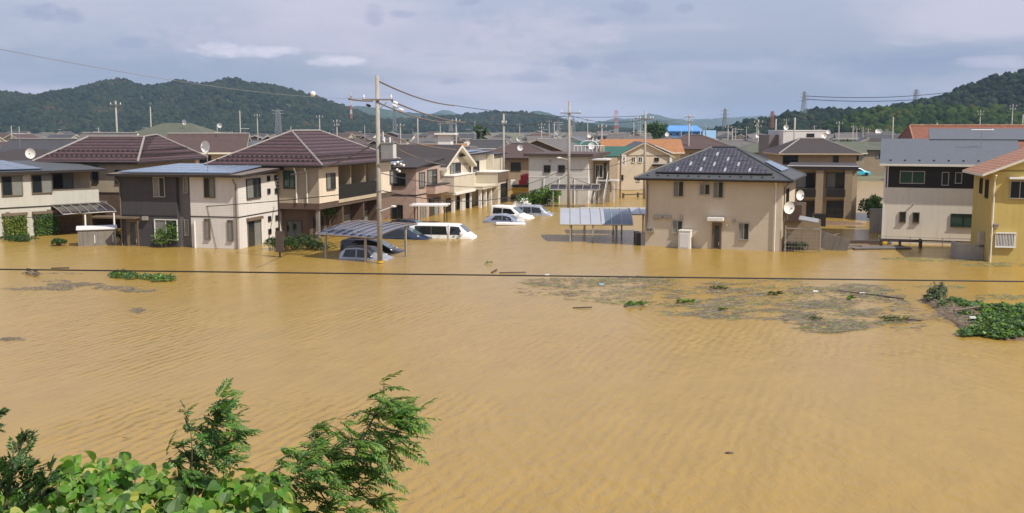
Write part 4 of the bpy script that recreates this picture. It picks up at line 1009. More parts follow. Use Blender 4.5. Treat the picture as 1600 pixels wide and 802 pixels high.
# flat little carport near the van
p = G(646, 350)
t = empty('shelter', (p.x, p.y, 0), R(-4), 'small flat white-topped shelter on thin dark posts behind the white van', 'shelter')
b = MB(); b.box(-.3,3.1,-.4,2.2,1.62,1.74); b.build('roof', 'metal_white', t)
for (x,y) in ((.1,0),(2.8,0),(.1,1.8),(2.8,1.8)): MB().box(x-.04,x+.04,y-.04,y+.04,-1.3,1.62).build('post', 'frame_dark', t)
# dark slab between beige house and carport
t = MB().box(0,.35,0,1.6,-1.2,.9).build('gate_post', 'fascia_dark', None, loc=hL.O+Vector((-.6,.3,0))); tag(t, 'dark gate slab at the left corner of the beige house', 'gate')

# storage shed, left
A = G(122.5, 385.2); 
t = empty('storage_shed', A, R(22), 'silver grey metal storage shed half under water, before the clapboard house', 'shed')
b = MB(); b.box(0,2.6,0,1.5,-1.2,1.2); b.build('shed_body', 'metal_grey', t)
b = MB(); b.slab([(-.1,-.12,1.27),(2.7,-.12,1.27),(2.7,1.6,1.36),(-.1,1.6,1.36)], .08); b.build('roof', 'metal_white', t)
for q in (.1,1.35): 
    b = MB(); b.box(q,q+1.12,-.03,-.003,-1.1,1.12); d = b.build('sliding_door', 'concrete_dark', t)
    MB().box(q+1.0,q+1.06,-.06,-.03,.2,.8).build('handle', 'metal_white', d)

# ---------------------------------------------------------------- cars
def car(label, loc, rz, L_, Wd, prof, z0, m, wins, shield, rear=None, tilt=0, name='car', cat='car', rack=False):
    """prof: (x, belt z, top z, half width at belt, half width on top)"""
    t = empty(name, loc, rz, label, cat, 'flooded cars'); t.rotation_euler = (0, tilt, rz)
    b = MB()
    for (x, zb, zt, wb, wt) in prof:
        b.v += [(x,-wb*.97,z0),(x,-wb,(z0+zb)/2),(x,-wb,zb),(x,-wt,zt-.05 if zt-zb>.3 else zt-.02),(x,-wt*.8,zt),(x,wt*.8,zt),(x,wt,zt-.05 if zt-zb>.3 else zt-.02),(x,wb,zb),(x,wb,(z0+zb)/2),(x,wb*.97,z0)]
    k = len(prof)
    for i in range(k-1):
        for j in range(9):
            q = i*10+j; b.f.append((q,q+1,q+11,q+10)); b.m.append(0)
    b.f.append(tuple(range(10))); b.m.append(0); b.f.append(tuple((k-1)*10+j for j in range(10))); b.m.append(0)
    o = b.build('body', m, t, smooth=True)
    md = o.modifiers.new('bevel', 'BEVEL'); md.width = .035; md.segments = 2; md.limit_method = 'ANGLE'; md.angle_limit = R(25)
    def at(x):
        for p, q in zip(prof, prof[1:]):
            if p[0] <= x <= q[0]:
                f = (x-p[0])/(q[0]-p[0]); return [p[i]+(q[i]-p[i])*f for i in range(1,5)]
        return list(prof[-1][1:])
    def side(x, z, s, off=.018):
        zb, zt, wb, wt = at(x); f = min(1, max(0, (z-zb)/(zt-.05-zb))) if zt-zb > .1 else 0
        return (x, s*(wb+(wt-wb)*f+off), z)
    for s in (-1, 1):
        for wn in wins:
            b = MB(); c = [Vector(side(x, z, s)) for x, z in wn]; ctr = sum(c, Vector())/len(c)
            b.poly(c); b.poly([p+Vector((0,-s*.015,0)) for p in c]); 
            for i in range(len(c)): j = (i+1)%len(c); b.poly([c[i],c[j],c[j]+Vector((0,-s*.015,0)),c[i]+Vector((0,-s*.015,0))])
            b.build('side_window', 'car_glass', t)
    for s in (-1, 1):
        for w0_, w1_ in zip(wins, wins[1:]):
            xg = (max(q[0] for q in w0_[:2])+min(q[0] for q in w1_))/2; zb, zt, wb, wt = at(xg)
            MB().tube([side(xg, z0+.1, s, .004), side(xg, zb, s, .004), side(xg, zt-.1, s, .004)], .009, 4).build('door_gap', 'black_rubber', t)
        xm = max(q[0] for q in wins[-1])-.12; zm = at(xm)[0]; p_ = side(xm, zm+.12, s, .08)
        MB().sphere(p_, .1, sq=(.7,.9,.75)).build('wing_mirror', m, t, smooth=True)
        xh = prof[-2][0]-.05; a2 = at(xh)
        if a2[1] > .1: MB().sphere((xh, s*a2[3]*.92, a2[1]-.06), .11, sq=(1.2,.8,.6)).build('headlight', 'lamp_glass', t, smooth=True)
    for nm, sh in (('windshield', shield), ('rear_window', rear)):
        if not sh: continue
        (xa, xb) = sh; a_, c_ = at(xa), at(xb); up = .02
        b = MB(); q = [(xa,-a_[3]*.86,a_[1]+up),(xa,a_[3]*.86,a_[1]+up),(xb,c_[3]*.9,c_[1]+up),(xb,-c_[3]*.9,c_[1]+up)]
        b.slab(q, .012); b.build(nm, 'car_shield', t)
    return t
# long white van
pl, pr = G(641, 372), G(747, 376.5)
def van_prof():
    return [(0,.35,1.12,.80,.66),(.05,.36,1.24,.82,.70),(.5,.38,1.30,.84,.74),(2.6,.38,1.32,.84,.74),(3.7,.38,1.30,.84,.73),(4.05,.38,1.24,.84,.71),(4.75,.38,.62,.84,.70),(4.95,.34,.50,.83,.68),(5.15,.22,.34,.80,.62),(5.3,.0,.1,.76,.6)]
v = pr-pl; rz = atan2(v.y, v.x)
t = car('long white van, roof and windows above the muddy water, in front of the small shelter', (pl.x, pl.y+.85, -.2), R(-9), 5.3, 1.7, van_prof(), -.6, 'car_white',
    [[(.5,.5),(1.8,.5),(1.8,1.16),(.5,1.16)], [(1.84,.5),(3.1,.5),(3.0,1.16),(1.84,1.16)], [(3.3,.5),(4.35,.5),(4.02,1.12),(3.35,1.16)]], (4.7, 4.08), (0.01,.05) and None, name='van')
t['category'] = 'van'
MB().box(3.15,3.17,-.86,-.845,.0,1.15).build('door_gap', 'black_rubber', t)
MB().box(3.55,3.75,-.885,-.86,.38,.42).build('door_handle', 'black_rubber', t)
for s in (-1,1): MB().box(4.15,4.3,s*.86,s*1.02,.52,.74).build('wing_mirror', 'car_white', t)
MB().box(5.0,5.2,-.62,.62,.02,.2).build('bumper', 'black_rubber', t)
t2 = MB().box(-1.6,1.0,-.5,.5,0,.16); t2 = t2.build('floating_board', 'cloth_white', None, loc=G(800,351.8)+Vector((.2,0,.03))); t2.rotation_euler = (0,.02,R(-2)); tag(t2, 'low white board afloat in front of the blue-grey car', 'board')
t3 = MB().box(-1.4,1.0,-.18,.18,0,.3).build('floating_beam', 'cloth_white', None, loc=G(801,348)+Vector((.1,.0,.05))); tag(t3, 'white beam afloat just behind the low white board', 'board')
# blue grey hatchback
pl = G(755.5, 347.5)
car('blue-grey low car sunk to its windows, nearest of the group in mid-street', (pl.x, pl.y+.6, 0), R(-13), 4.2, 1.6,
    [(0,-.1,-.02,.70,.6),(.15,.12,.22,.76,.62),(.55,.18,.5,.78,.62),(1.2,.18,.74,.80,.6),(2.0,.16,.78,.80,.6),(2.7,.14,.62,.80,.6),(3.4,.08,.2,.79,.66),(3.9,-.02,.05,.77,.6)], -.6, 'car_blue_silver',
    [[(.85,.22),(1.9,.22),(1.9,.66),(1.25,.64)], [(1.98,.22),(2.95,.2),(2.6,.52),(1.98,.66)]], (3.3, 2.68), None)
pl = G(768, 342)
car('white minivan with upright tail, behind the blue-grey low car', (pl.x+.1, pl.y+2.0, 0), R(-24), 4.2, 1.65,
    [(0,.15,.95,.76,.66),(.1,.2,1.16,.80,.70),(.6,.22,1.2,.82,.70),(1.9,.22,1.16,.82,.68),(2.3,.22,1.06,.82,.66),(3.2,.2,.40,.81,.68),(3.9,.05,.26,.79,.6),(4.2,-.2,.05,.76,.55)], -.6, 'car_white',
    [[(.35,.42),(1.3,.42),(1.3,.95),(.4,1.0)], [(1.42,.42),(2.75,.4),(2.2,.9),(1.42,.95)]], (3.1, 2.34), None)
pl = G(811, 337)
car('silver boxy minicar with dark windows, farthest of the group in mid-street', (pl.x, pl.y+1.2, 0), R(-13), 3.6, 1.5,
    [(0,.1,.75,.72,.62),(.08,.15,.95,.75,.64),(.5,.15,1.0,.77,.65),(2.0,.15,.98,.77,.64),(2.35,.15,.9,.77,.62),(2.95,.15,.3,.76,.62),(3.5,.0,.16,.73,.55)], -.6, 'car_silver',
    [[(.12,.26),(.5,.26),(.5,.8),(.15,.78)], [(.6,.26),(1.35,.26),(1.35,.82),(.6,.82)], [(1.45,.26),(2.55,.24),(2.2,.76),(1.45,.82)]], (2.9, 2.38), None, cat='minicar')
# two cars under the carport
pl = G(531, 405)
car('silver compact under the plastic carport, nearer to the viewer', (pl.x+.05, pl.y+.7, 0), R(-12), 3.6, 1.6,
    [(0,.0,.2,.72,.6),(.12,.1,.5,.76,.62),(.5,.12,.78,.78,.62),(1.3,.12,.86,.80,.62),(2.1,.12,.78,.80,.62),(2.9,.1,.25,.79,.64),(3.4,-.05,.08,.77,.6)], -.6, 'car_silver',
    [[(.3,.16),(1.2,.16),(1.2,.68),(.5,.64)], [(1.3,.16),(2.45,.14),(2.0,.62),(1.3,.68)]], (2.8, 2.14), None)
pl = G(536, 396)
car('black estate car under the plastic carport, behind the silver compact', (pl.x-.2, pl.y+1.6, 0), R(-11), 4.4, 1.7,
    [(0,.1,.75,.76,.66),(.12,.15,.85,.8,.68),(.6,.15,.9,.82,.68),(2.2,.15,.86,.82,.66),(2.7,.15,.74,.82,.66),(3.7,.1,.22,.81,.68),(4.3,-.05,.08,.78,.6)], -.6, 'car_black',
    [[(.4,.26),(1.6,.26),(1.6,.7),(.5,.7)], [(1.7,.26),(2.9,.24),(2.5,.62),(1.7,.7)]], (3.6, 2.74), None)
# cars behind the carport
pl = G(590, 374)
car('dark blue car between the plastic carport and the white van', (pl.x+.2, pl.y+1.2, 0), R(-16), 4.2, 1.65,
    [(0,.1,.5,.76,.6),(.5,.15,.82,.8,.64),(1.8,.15,.88,.82,.64),(2.4,.15,.78,.82,.62),(3.3,.1,.28,.81,.66),(4.0,-.05,.1,.78,.6)], -.6, 'car_navy',
    [[(.5,.24),(1.5,.24),(1.5,.7),(.7,.66)], [(1.6,.24),(2.7,.22),(2.2,.64),(1.6,.72)]], (3.2, 2.44), None)
pl = G(602, 362)
car('black car parked close behind the dark blue one, left of the white van', (pl.x+.2, pl.y+1.6, 0), R(-16), 4.3, 1.65,
    [(0,.1,.6,.76,.6),(.5,.15,.9,.8,.64),(1.8,.15,.98,.82,.64),(2.4,.15,.86,.82,.62),(3.3,.1,.3,.81,.66),(4.1,-.05,.1,.78,.6)], -.6, 'car_black',
    [[(.5,.24),(1.5,.24),(1.5,.8),(.7,.76)], [(1.6,.24),(2.7,.22),(2.2,.72),(1.6,.82)]], (3.2, 2.44), None)
# teal car on dry ground far off
pl = G(1342, 278, .1)
tc_ = car('turquoise car standing dry on the far road, seen between the houses', (pl.x, 183, .1), R(2), 4.4, 1.7,
    [(0,.6,.75,.76,.66),(.3,.75,1.0,.8,.64),(1.1,.8,1.42,.82,.62),(2.3,.8,1.46,.82,.62),(3.1,.78,1.0,.82,.68),(4.0,.65,.8,.8,.6),(4.3,.45,.5,.76,.55)], .25, 'car_teal',
    [[(.7,.85),(1.6,.85),(1.6,1.32),(1.1,1.3)], [(1.7,.85),(2.8,.85),(2.35,1.28),(1.7,1.34)]], (3.0, 2.34), None)
for x in (.8,3.4):
    for y in (-.78,.78): MB().tube([(x,y-.1,.33),(x,y+.1,.33)], .32, 14).build('wheel', 'black_rubber', tc_)

# yellow and black digger with red cab top, behind the street end
p = G(795, 316)
t = empty('work_truck', (p.x+.2, 124, 0), R(-3), 'yellow and black work truck with a red top, half hidden by the green bush', 'work truck')
MB().box(0,4.2,0,2,-.5,.5).build('chassis', 'fascia_dark', t)
b = MB(); b.box(.2,4.2,-.05,2,.9,1.45); b.box(.2,4.3,-.06,2,.58,.74); b.build('side_board', 'yellow_paint', t)
b = MB(); b.box(.2,4.0,0,1.9,1.45,1.75); b.build('bed_rail', 'fascia_dark', t)
b = MB(); b.box(1.2,3.2,.3,1.7,2.3,2.9); b.box(1.0,2.0,.2,1.7,1.75,2.3); b.sphere((2.3,.9,2.75),.8,sq=(1.5,.7,.5)); b.build('cab', 'red_paint', t)
b = MB(); b.box(1.9,3.0,.15,1.7,1.76,2.28); b.build('cab_window', 'glass_curtain', t)
b = MB(); b.box(0,.5,.2,1.8,1.45,2.3); b.tube([(.8,-.1,.5),(1.6,-.4,.0)], .1, 6); b.build('side_arm', 'metal_white', t)
# tipped white and tan load afloat by the bush
p = G(815, 323)
b = MB(); b.sphere((0,0,.35), .7, sq=(1.6,.8,.9), n=10, k=6); b.build('x', 'cloth_white').name
o = bpy.data.objects['x']; o.name = 'tarpaulin_bundle'; o.location = p; o.rotation_euler = (.2,-.5,.3); tag(o, 'crumpled pale tarpaulin bundle afloat left of the green bush', 'bundle')
b = MB(); b.box(-.5,.5,-.3,.3,0,.4); o = b.build('foam_box', 'cloth_white', None, loc=G(823,323.5)); tag(o, 'small white foam box floating beside the pale tarpaulin bundle', 'box')

# ---------------------------------------------------------------- poles
def pole(px, py_base, Y, py_top, r, label, arms=(), rz=GR, m='concrete', trans=None, name='utility_pole', zb=-1.3, lamp=False, group='utility poles', x=None):
    if Y is None: g = G(px, py_base); Y = g.y
    zt = AT(px, py_top, Y).z; x = XAT(px, Y, zt*.5)
    t = empty(name, (x, Y, 0), R(rz), label, 'utility pole', group)
    MB().tube([(0,0,zb),(0,0,zt)], r*1.15, 10, 0, r*.8).build('shaft', m, t, smooth=True)
    for a in arms:
        z, x0, x1 = a[:3]
        b = MB(); b.box(x0, x1, -.05-r, -r+.04, z-.05, z+.05); ar = b.build('crossarm', 'concrete_dark', t)
        for q in (a[3] if len(a) > 3 else (x0+.12, x1-.12)):
            MB().tube([(q,-r,z+.05),(q,-r,z+.15)], .045, 6).tube([(q,-r,z+.15),(q,-r,z+.32)], .07, 7, 0, .03).build('insulator', 'porcelain', ar)
    if trans:
        z, q = trans; b = MB(); b.cyl(q, 0, z, z+.95, .3, 14); b.cyl(q, 0, z+.95, z+1.0, .33, 14); b.box(q-.42,q-.3,-.1,.1,z,z+.8); tr = b.build('transformer', 'metal_grey', t)
        MB().box(min(0,q),max(0,q),-.06,.06,z-.12,z-.02).build('bracket', 'metal_grey', tr)
        for k in (-.14,.14): MB().cyl(q+k,0,z+1.0,z+1.3,.05,6).build('bushing', 'porcelain', tr)
    if lamp:
        b = MB(); b.tube([(0,0,lamp),(-.9,-.5,lamp+.25)], .03, 5); b.sphere((-1.0,-.55,lamp+.22), .16, sq=(1.6,1,.6)); b.build('lamp_arm', 'metal_white', t)
    return t
g0 = G(591.5, 411.5); Yp = g0.y
def zp(py): return AT(591, py, Yp).z
t = pole(591.5, 411.5, Yp, 118, .155, 'tall round concrete utility pole standing in the water at the carport corner', [(zp(156)-.0, -.95, 1.0)], rz=0, m='concrete')
z = zp(158); b = MB(); b.tube([(0,-.05,z-.6),(.6,-.1,z-.1)], .025, 5); b.build('arm_brace', 'metal_grey', t)
for (q, zz) in ((-.55,z-.28),(1.15,z-.12),(1.5,z-.55),(1.1,z-.3)):
    b = MB(); b.tube([(q-.14,-.1,zz+.06),(q+.14,-.1,zz-.06)], .07, 7); b.sphere((q,-.1,zz),.1); b.build('fuse_cutout', 'black_rubber' if q == -.55 else 'porcelain', t)
zt_ = zp(248); b = MB(); b.box(.22,.95,-.25,.3,zt_,zt_+.95); b.box(.18,1.0,-.3,.35,zt_+.95,zt_+1.02); tr = b.build('transformer', 'metal_grey', t)
b = MB(); b.box(.95,1.12,-.1,.2,zt_+.02,zt_+.9); b.build('cooling_fin', 'metal_white', tr)
for q in (.4,.75): MB().cyl(q,0,zt_+1.0,zt_+1.35,.055,6).build('bushing', 'porcelain', tr)
b = MB(); b.box(.3,.36,-.05,.05,zt_+1.1,zp(206)); b.build('riser_conduit', 'metal_white', t)
za = zp(262); b = MB(); b.box(0,1.7,-.22,-.16,za+.18,za+.26); ar = b.build('low_arm', 'concrete_dark', t)
for q, d in ((1.05,.0),(1.25,.12),(1.45,0),(1.62,-.08),(1.2,-.35),(1.35,-.45)): MB().sphere((q,-.25,za+.22+d), .085).build('insulator', 'porcelain', ar)
b = MB(); b.tube([(.1,-.1,zp(330)),(.9,-.3,zp(325)+.1)], .045, 6); b.sphere((.95,-.3,zp(325)+.12), .11, sq=(1.8,1,.7)); b.build('street_lamp_arm', 'metal_white', t)
b = MB(); b.cyl(0,0,.04,.16,.207,12); b.build('warning_band', 'yellow_paint', t)
for zz in (2.4, 3.5, 4.6): MB().cyl(0,0,zz,zz+.07,.2,12).build('steel_band', 'metal_grey', t)

P889 = pole(889, 331, None, 158, .155, 'weathered utility pole with one crossarm in front of the whitewashed block', [(AT(889,177,G(889,331).y).z, -.9, 1.2)], rz=-4, lamp=AT(889,250,G(889,331).y).z)
P1008 = pole(1007.5, 311, None, 173, .15, 'slender utility pole rising behind the left corner of the beige house', [(AT(1008,186,G(1008,311).y).z, -1.0, 1.0, (-.9,-.6,.6,.9))], rz=-4)
P787 = pole(787, 0, 124, 178, .14, 'utility pole behind the cream flat-roofed house', [(AT(787,193,124).z, -.3, .4)], rz=0)
p = AT(654, 0, 1)
# brown signpost with an upright white sign
gp = G(969, 310)
t = empty('sign_post', gp, 0, 'brown post carrying an upright white sign with four dark characters', 'sign')
zt = AT(969, 241, gp.y).z; MB().tube([(0,0,-1.2),(0,0,zt)], .1, 8).build('post', 'wood', t)
za_, zb_ = AT(969, 258.5, gp.y).z, AT(969, 242, gp.y).z
sgn = MB().box(.14,.66,-.09,.03,za_,zb_).build('sign_board', 'frame_white', t)
try:
    chars = '大東内科'; n_ = len(chars); hh = (zb_-za_)/(n_+.3)
    for i, chh in enumerate(chars):
        cu = bpy.data.curves.new('character', 'FONT'); cu.body = chh; cu.size = hh*.95; cu.extrude = .004; cu.align_x = 'CENTER'
        co = bpy.data.objects.new('character', cu); COL.objects.link(co); bpy.context.view_layer.update()
        me = bpy.data.meshes.new_from_object(co.evaluated_get(bpy.context.evaluated_depsgraph_get())); bpy.data.objects.remove(co)
        mo = bpy.data.objects.new('character', me); COL.objects.link(mo); mo.parent = sgn; me.materials.clear(); me.materials.append(M('fascia_dark'))
        mo.location = (.4, -.1, zb_-hh*(i+1)); mo.rotation_euler = (pi/2, 0, 0)
except Exception as e: print('text', e)
# thin dark post with a box, in front of the two-tone house
gp = G(437.5, 402)
t = empty('meter_post', gp, 0, 'thin black service post with dark box, right of the two-tone house', 'post')
zt = AT(437, 276, gp.y).z; MB().tube([(0,0,-1.2),(0,0,zt)], .06, 8).build('shaft', 'fascia_dark', t)
MB().box(-.25,.25,-.15,.15,.35,1.75).build('meter_box', 'dark_wood', t)
b = MB()
for k in range(4): b.sphere((0,-.06,zt-.12-.22*k), .1)
b.build('insulator_stack', 'black_rubber', t)

# distant poles: pixel x, pixel top, distance, crossarms
DP = [(184,158,135,1,'leaning-armed'),(237,167,190,0,''),(376,173,220,0,''),(403,178,240,1,''),(500,180,230,1,''),(527,187,215,2,''),(653,183,190,0,''),(626,193,210,1,''),(713,185,170,1,''),
      (846,192,230,2,''),(858,188,300,1,''),(866,193,260,0,''),(918,185,280,1,''),(940,194,170,1,''),(990,186,260,1,''),(1000,190,320,2,''),(1076,178,165,2,''),(1094,200,210,0,''),(1137,196,230,1,''),(1144,201,250,0,''),(1149,200,280,2,''),
      (1184,187,180,2,''),(1182,192,300,0,''),(1211,186,150,0,''),(1228,186,330,1,''),(1240,184,125,0,''),(1310,190,250,1,''),(1332,196,260,1,''),(1338,200,300,1,''),(1348,199,340,2,''),(1356,201,380,1,''),(1394,183,200,0,''),
      (1438,194,180,0,''),(1462,192,170,0,''),(1530,172,260,2,''),(1580,163,240,2,''),(1596,179,200,0,''),(1103,192,420,1,''),(1064,200,330,0,''),(812,194,330,1,''),(742,190,380,0,''),(688,192,320,1,''),(570,196,400,0,''),(455,198,280,0,''),(340,194,330,0,''),(155,199,380,0,''),(31,198,330,0,''),(19,197,280,0,''),(1272,196,420,1,''),(1166,198,400,1,''),(893,196,400,1,'')]
land = [(0,'the left edge'),(90,'the far-left houses'),(215,'the left purple roof'),(345,'the tall dish'),(500,'the second purple roof'),(591,'the tall near pole'),(700,'the white gable'),(787,'the cream house'),(870,'the whitewashed block'),(963,'the banded mast'),(1010,'the cream gable'),(1078,'the blue factory'),(1120,'the solar-tiled roof'),(1210,'the red tower'),(1250,'the white cube house'),(1350,'the turquoise car'),(1440,'the blue-grey roof'),(1560,'the yellow house'),(1600,'the right edge')]
def where(px):
    l = min(land, key=lambda q: abs(q[0]-px)); d = px-l[0]
    return ('behind ' if abs(d) < 14 else ('right of ' if d > 0 else 'left of ')) + l[1]
NUM = {1:'one',2:'two',3:'three',4:'four',5:'five',6:'six',7:'seven',8:'eight'}
def dedupe(items, noun):
    """items: (object, base label, px). Adds which of several alike it is, counted from the left."""
    by = {}
    for o, l, x in items: by.setdefault(l, []).append((x, o))
    ordn = ['first','second','third','fourth','fifth','sixth','seventh','eighth','ninth','tenth']
    for l, g in by.items():
        g.sort(key=lambda q: q[0])
        for i, (x, o) in enumerate(g):
            if len(g) == 1: o['label'] = l
            elif len(g) == 2: o['label'] = l + (', left of two' if i == 0 else ', right of two')
            else: o['label'] = l + ', %s from the left' % ordn[min(i,9)]
items = []
for (px, pt, Y, na, _) in DP:
    zt = AT(px, pt, Y).z; arms = [(zt-.5-.75*k, -.75+.15*k, .85-.25*k) for k in range(na)]
    o = pole(px, 0, Y, pt, .13, 'x', arms, rz=random.uniform(-25, 25))
    kind = ['bare utility pole', 'utility pole with one crossarm', 'utility pole with two crossarms'][na]
    items.append((o, ('distant ' if Y > 240 else 'grey ') + kind + ' ' + where(px), px))
dedupe(items, 'pole')

# lattice pylons and masts
def pylon(px, pt, pb_, Y, w0, w1, label, mats, arms=(), secs=7, name='pylon', cat='pylon', gap=.0):
    zt, zb = AT(px, pt, Y).z, AT(px, pb_, Y).z; t = empty(name, (XAT(px, Y, zt), Y, zb), R(20), label, cat, 'towers on the horizon'); Hh = zt-zb
    r = .0011*Y*(.2 if 'banded' not in label else .12)
    for s in range(secs):
        a, c = s/secs, (s+1)/secs; wa, wc = (w0+(w1-w0)*a)/2, (w0+(w1-w0)*c)/2; b = MB(); za, zc2 = Hh*a, Hh*c
        cr = [(-1,-1),(1,-1),(1,1),(-1,1)]
        for i in range(4):
            (x0,y0),(x1,y1) = cr[i], cr[(i+1)%4]
            b.tube([(x0*wa,y0*wa,za),(x0*wc,y0*wc,zc2)], r, 4, cap=False)
            b.tube([(x0*wa,y0*wa,za),(x1*wc,y1*wc,zc2)], r*.6, 4, cap=False); b.tube([(x1*wa,y1*wa,za),(x0*wc,y0*wc,zc2)], r*.6, 4, cap=False); b.tube([(x0*wc,y0*wc,zc2),(x1*wc,y1*wc,zc2)], r*.6, 4, cap=False)
        b.build('lattice_section', mats[s % len(mats)], t)
    for (f, wd) in arms:
        b = MB(); z = Hh*f; b.tube([(-wd,0,z),(0,0,z+Hh*.02),(wd,0,z)], r, 4); b.tube([(-wd,0,z),(0,0,z-Hh*.03),(wd,0,z)], r*.7, 4); b.build('crossarm', mats[0], t)
    return t
pylon(963, 173, 213, 480, 1.7, 1.0, 'red and white banded lattice mast above the town centre', ['tower_red','tower_white'], secs=7, name='mast', cat='mast', arms=((.35,2.0),(.62,1.7),(.8,1.5)))
pylon(1257, 143, 178, 980, 4.2, 1.4, 'tall grey pylon on the shoulder of the right hill', ['lattice'], arms=((.6,6),(.75,5.4),(.9,4.8)), secs=8)
pylon(1133, 170, 205, 1050, 4.2, 1.4, 'thin grey pylon on the low skyline left of the right hill', ['lattice'], arms=((.6,6),(.75,5.4),(.9,4.8)), secs=8)
pylon(1432, 140, 158, 1100, 4.2, 1.4, 'faint pylon at the crest of the right hill', ['lattice'], arms=((.6,6),(.75,5.4),(.9,4.8)), secs=6)
pylon(1207, 174, 200, 620, 1.6, 1.2, 'rusty red water tower frame with round top at the foot of the right hill', ['tower_rust'], secs=4, name='lattice_tower', cat='tower', arms=((.95,1.6),(.8,2.2)))
pylon(434, 172, 208, 620, 3.6, 2.2, 'grey lattice tower before the left hills', ['lattice'], arms=((.97,3.5),(.85,3.5)), secs=8, name='lattice_tower', cat='tower')
pylon(548, 143, 186, 900, 1.3, .7, 'faint red and white mast beside the tall near pole', ['tower_red','tower_white'], secs=6, name='mast', cat='mast')
pylon(872, 188, 212, 700, 3, 1.0, 'grey pylon left of the weathered pole', ['lattice'], arms=((.7,4),(.85,3.6)), secs=6)
pylon(896, 184, 212, 760, 3, 1.0, 'grey pylon between the weathered pole and the banded mast', ['lattice'], arms=((.7,4),(.85,3.6)), secs=6)
pylon(704, 188, 206, 800, 3, 1.0, 'grey pylon above the white gable', ['lattice'], arms=((.7,4),(.85,3.6)), secs=6)
pylon(616, 162, 206, 900, 3, 1.0, 'grey pylon just right of the tall near pole', ['lattice'], arms=((.7,4),(.85,3.6)), secs=6)

# ---------------------------------------------------------------- wires
def wire(p, q, sag, r, label, m='cable', name='power_cable', group='overhead cables', n=18):
    p, q = Vector(p), Vector(q)
    pts = [p.lerp(q, i/n) - Vector((0,0,sag*4*(i/n)*(1-i/n))) for i in range(n+1)]
    return tag(MB().tube(pts, r, 5, cap=False).build(name, m, fix=False, smooth=True), label, 'cable', group)
PT = lambda px, py, Y: AT(px, py, Y)
def PB(py, dx=0, dy=0): return Vector((g0.x+dx, g0.y+dy, zp(py)))
# foreground line across the whole picture
wire(PT(-40, 420.5, 15), PT(1640, 440.5, 15), .0, .011, 'black cable stretched across the foreground from edge to edge')
wire(PT(0, 77, 29), PB(154, -.9), -.0+.35, .009, 'thin cable from the tall near pole up to the left edge, with a marker ball', 'cable_pale')
wire(PT(545, 155, Yp-7), PB(158, -.2), .03, .05, 'brown sleeved cable reaching left from the tall near pole', 'cable_cover')
o = MB().sphere(PT(489, 147, 52), .14, n=10, k=6).build('marker_ball', 'porcelain'); tag(o, 'white marker ball on the thin cable above the left hills', 'marker ball')
wire(PB(126, .1), PT(710, 165, 92), .3, .055, 'uppermost brown sleeved cable right of the tall near pole', 'cable_cover')
wire(PT(710, 165, 92), PT(1005, 181, 108), .5, .025, 'thin cable from the uppermost sleeve towards the slender pole')
wire(PB(158, 1.0), PT(728, 192, 88), .25, .055, 'middle brown sleeved cable right of the tall near pole', 'cable_cover')
wire(PT(728, 192, 88), PT(889, 184, 107), .5, .025, 'thin cable from the middle sleeve to the weathered pole')
wire(PB(160, .1), PT(706, 192, 84), .3, .05, 'lower brown sleeved cable right of the tall near pole', 'cable_cover')
wire(PB(208, .2), PT(712, 234, 88), .2, .05, 'sleeved cable sloping down over the dark shingle roof', 'cable_cover')
wire(PB(218, .2), PT(696, 258, 96), .3, .045, 'sleeved cable dropping to the white-edged gable', 'cable_cover')
wire(PB(224, -.1), PT(455, 273, 77), .35, .05, 'sleeved cable dropping left to the purple-roofed flats', 'cable_cover')
wire(PB(298, -.1), PT(150, 330, 80), .25, .028, 'low cable crossing in front of the two-tone house')
wire(PT(150, 330, 80), PT(-30, 340, 70), .2, .025, 'low cable running on to the left edge')
wire(PB(270, .1), PT(787, 290, 118), .5, .028, 'upper low cable crossing the brick house')
wire(PB(297, .1), PT(889, 272, 107), 1.6, .03, 'lower cable sagging across the brick house to the weathered pole')
wire(PT(778, 302, 118), PT(889, 262, 107), .2, .028, 'cable rising to the weathered pole before the whitewashed block')
wire(PT(889, 265, 107), PT(1007, 240, 122), .6, .028, 'cable from the weathered pole to the slender pole')
wire(PT(889, 180, 107), PT(1008, 186, 122), .6, .022, 'high thin cable between weathered and slender poles')
wire(PT(889, 276, 107), PT(1007, 296, 122), .6, .025, 'low cable in front of the cream gable building')
wire(PT(889, 178, 107), PT(787, 196, 124), .4, .02, 'high thin cable left of the weathered pole')
wire(PT(1008, 186, 122), PT(1076, 182, 165), .5, .02, 'thin cable between slender pole and the next one')
wire(PT(1257, 150, 980), PT(1620, 118, 1200), 10, .35, 'faint upper transmission line over the right hill')
wire(PT(1257, 155, 980), PT(1620, 126, 1200), 10, .35, 'faint lower transmission line over the right hill')
wire(PT(787, 196, 124), PT(713, 190, 170), .5, .02, 'thin cable leaving the pole behind the cream flat-roofed house')

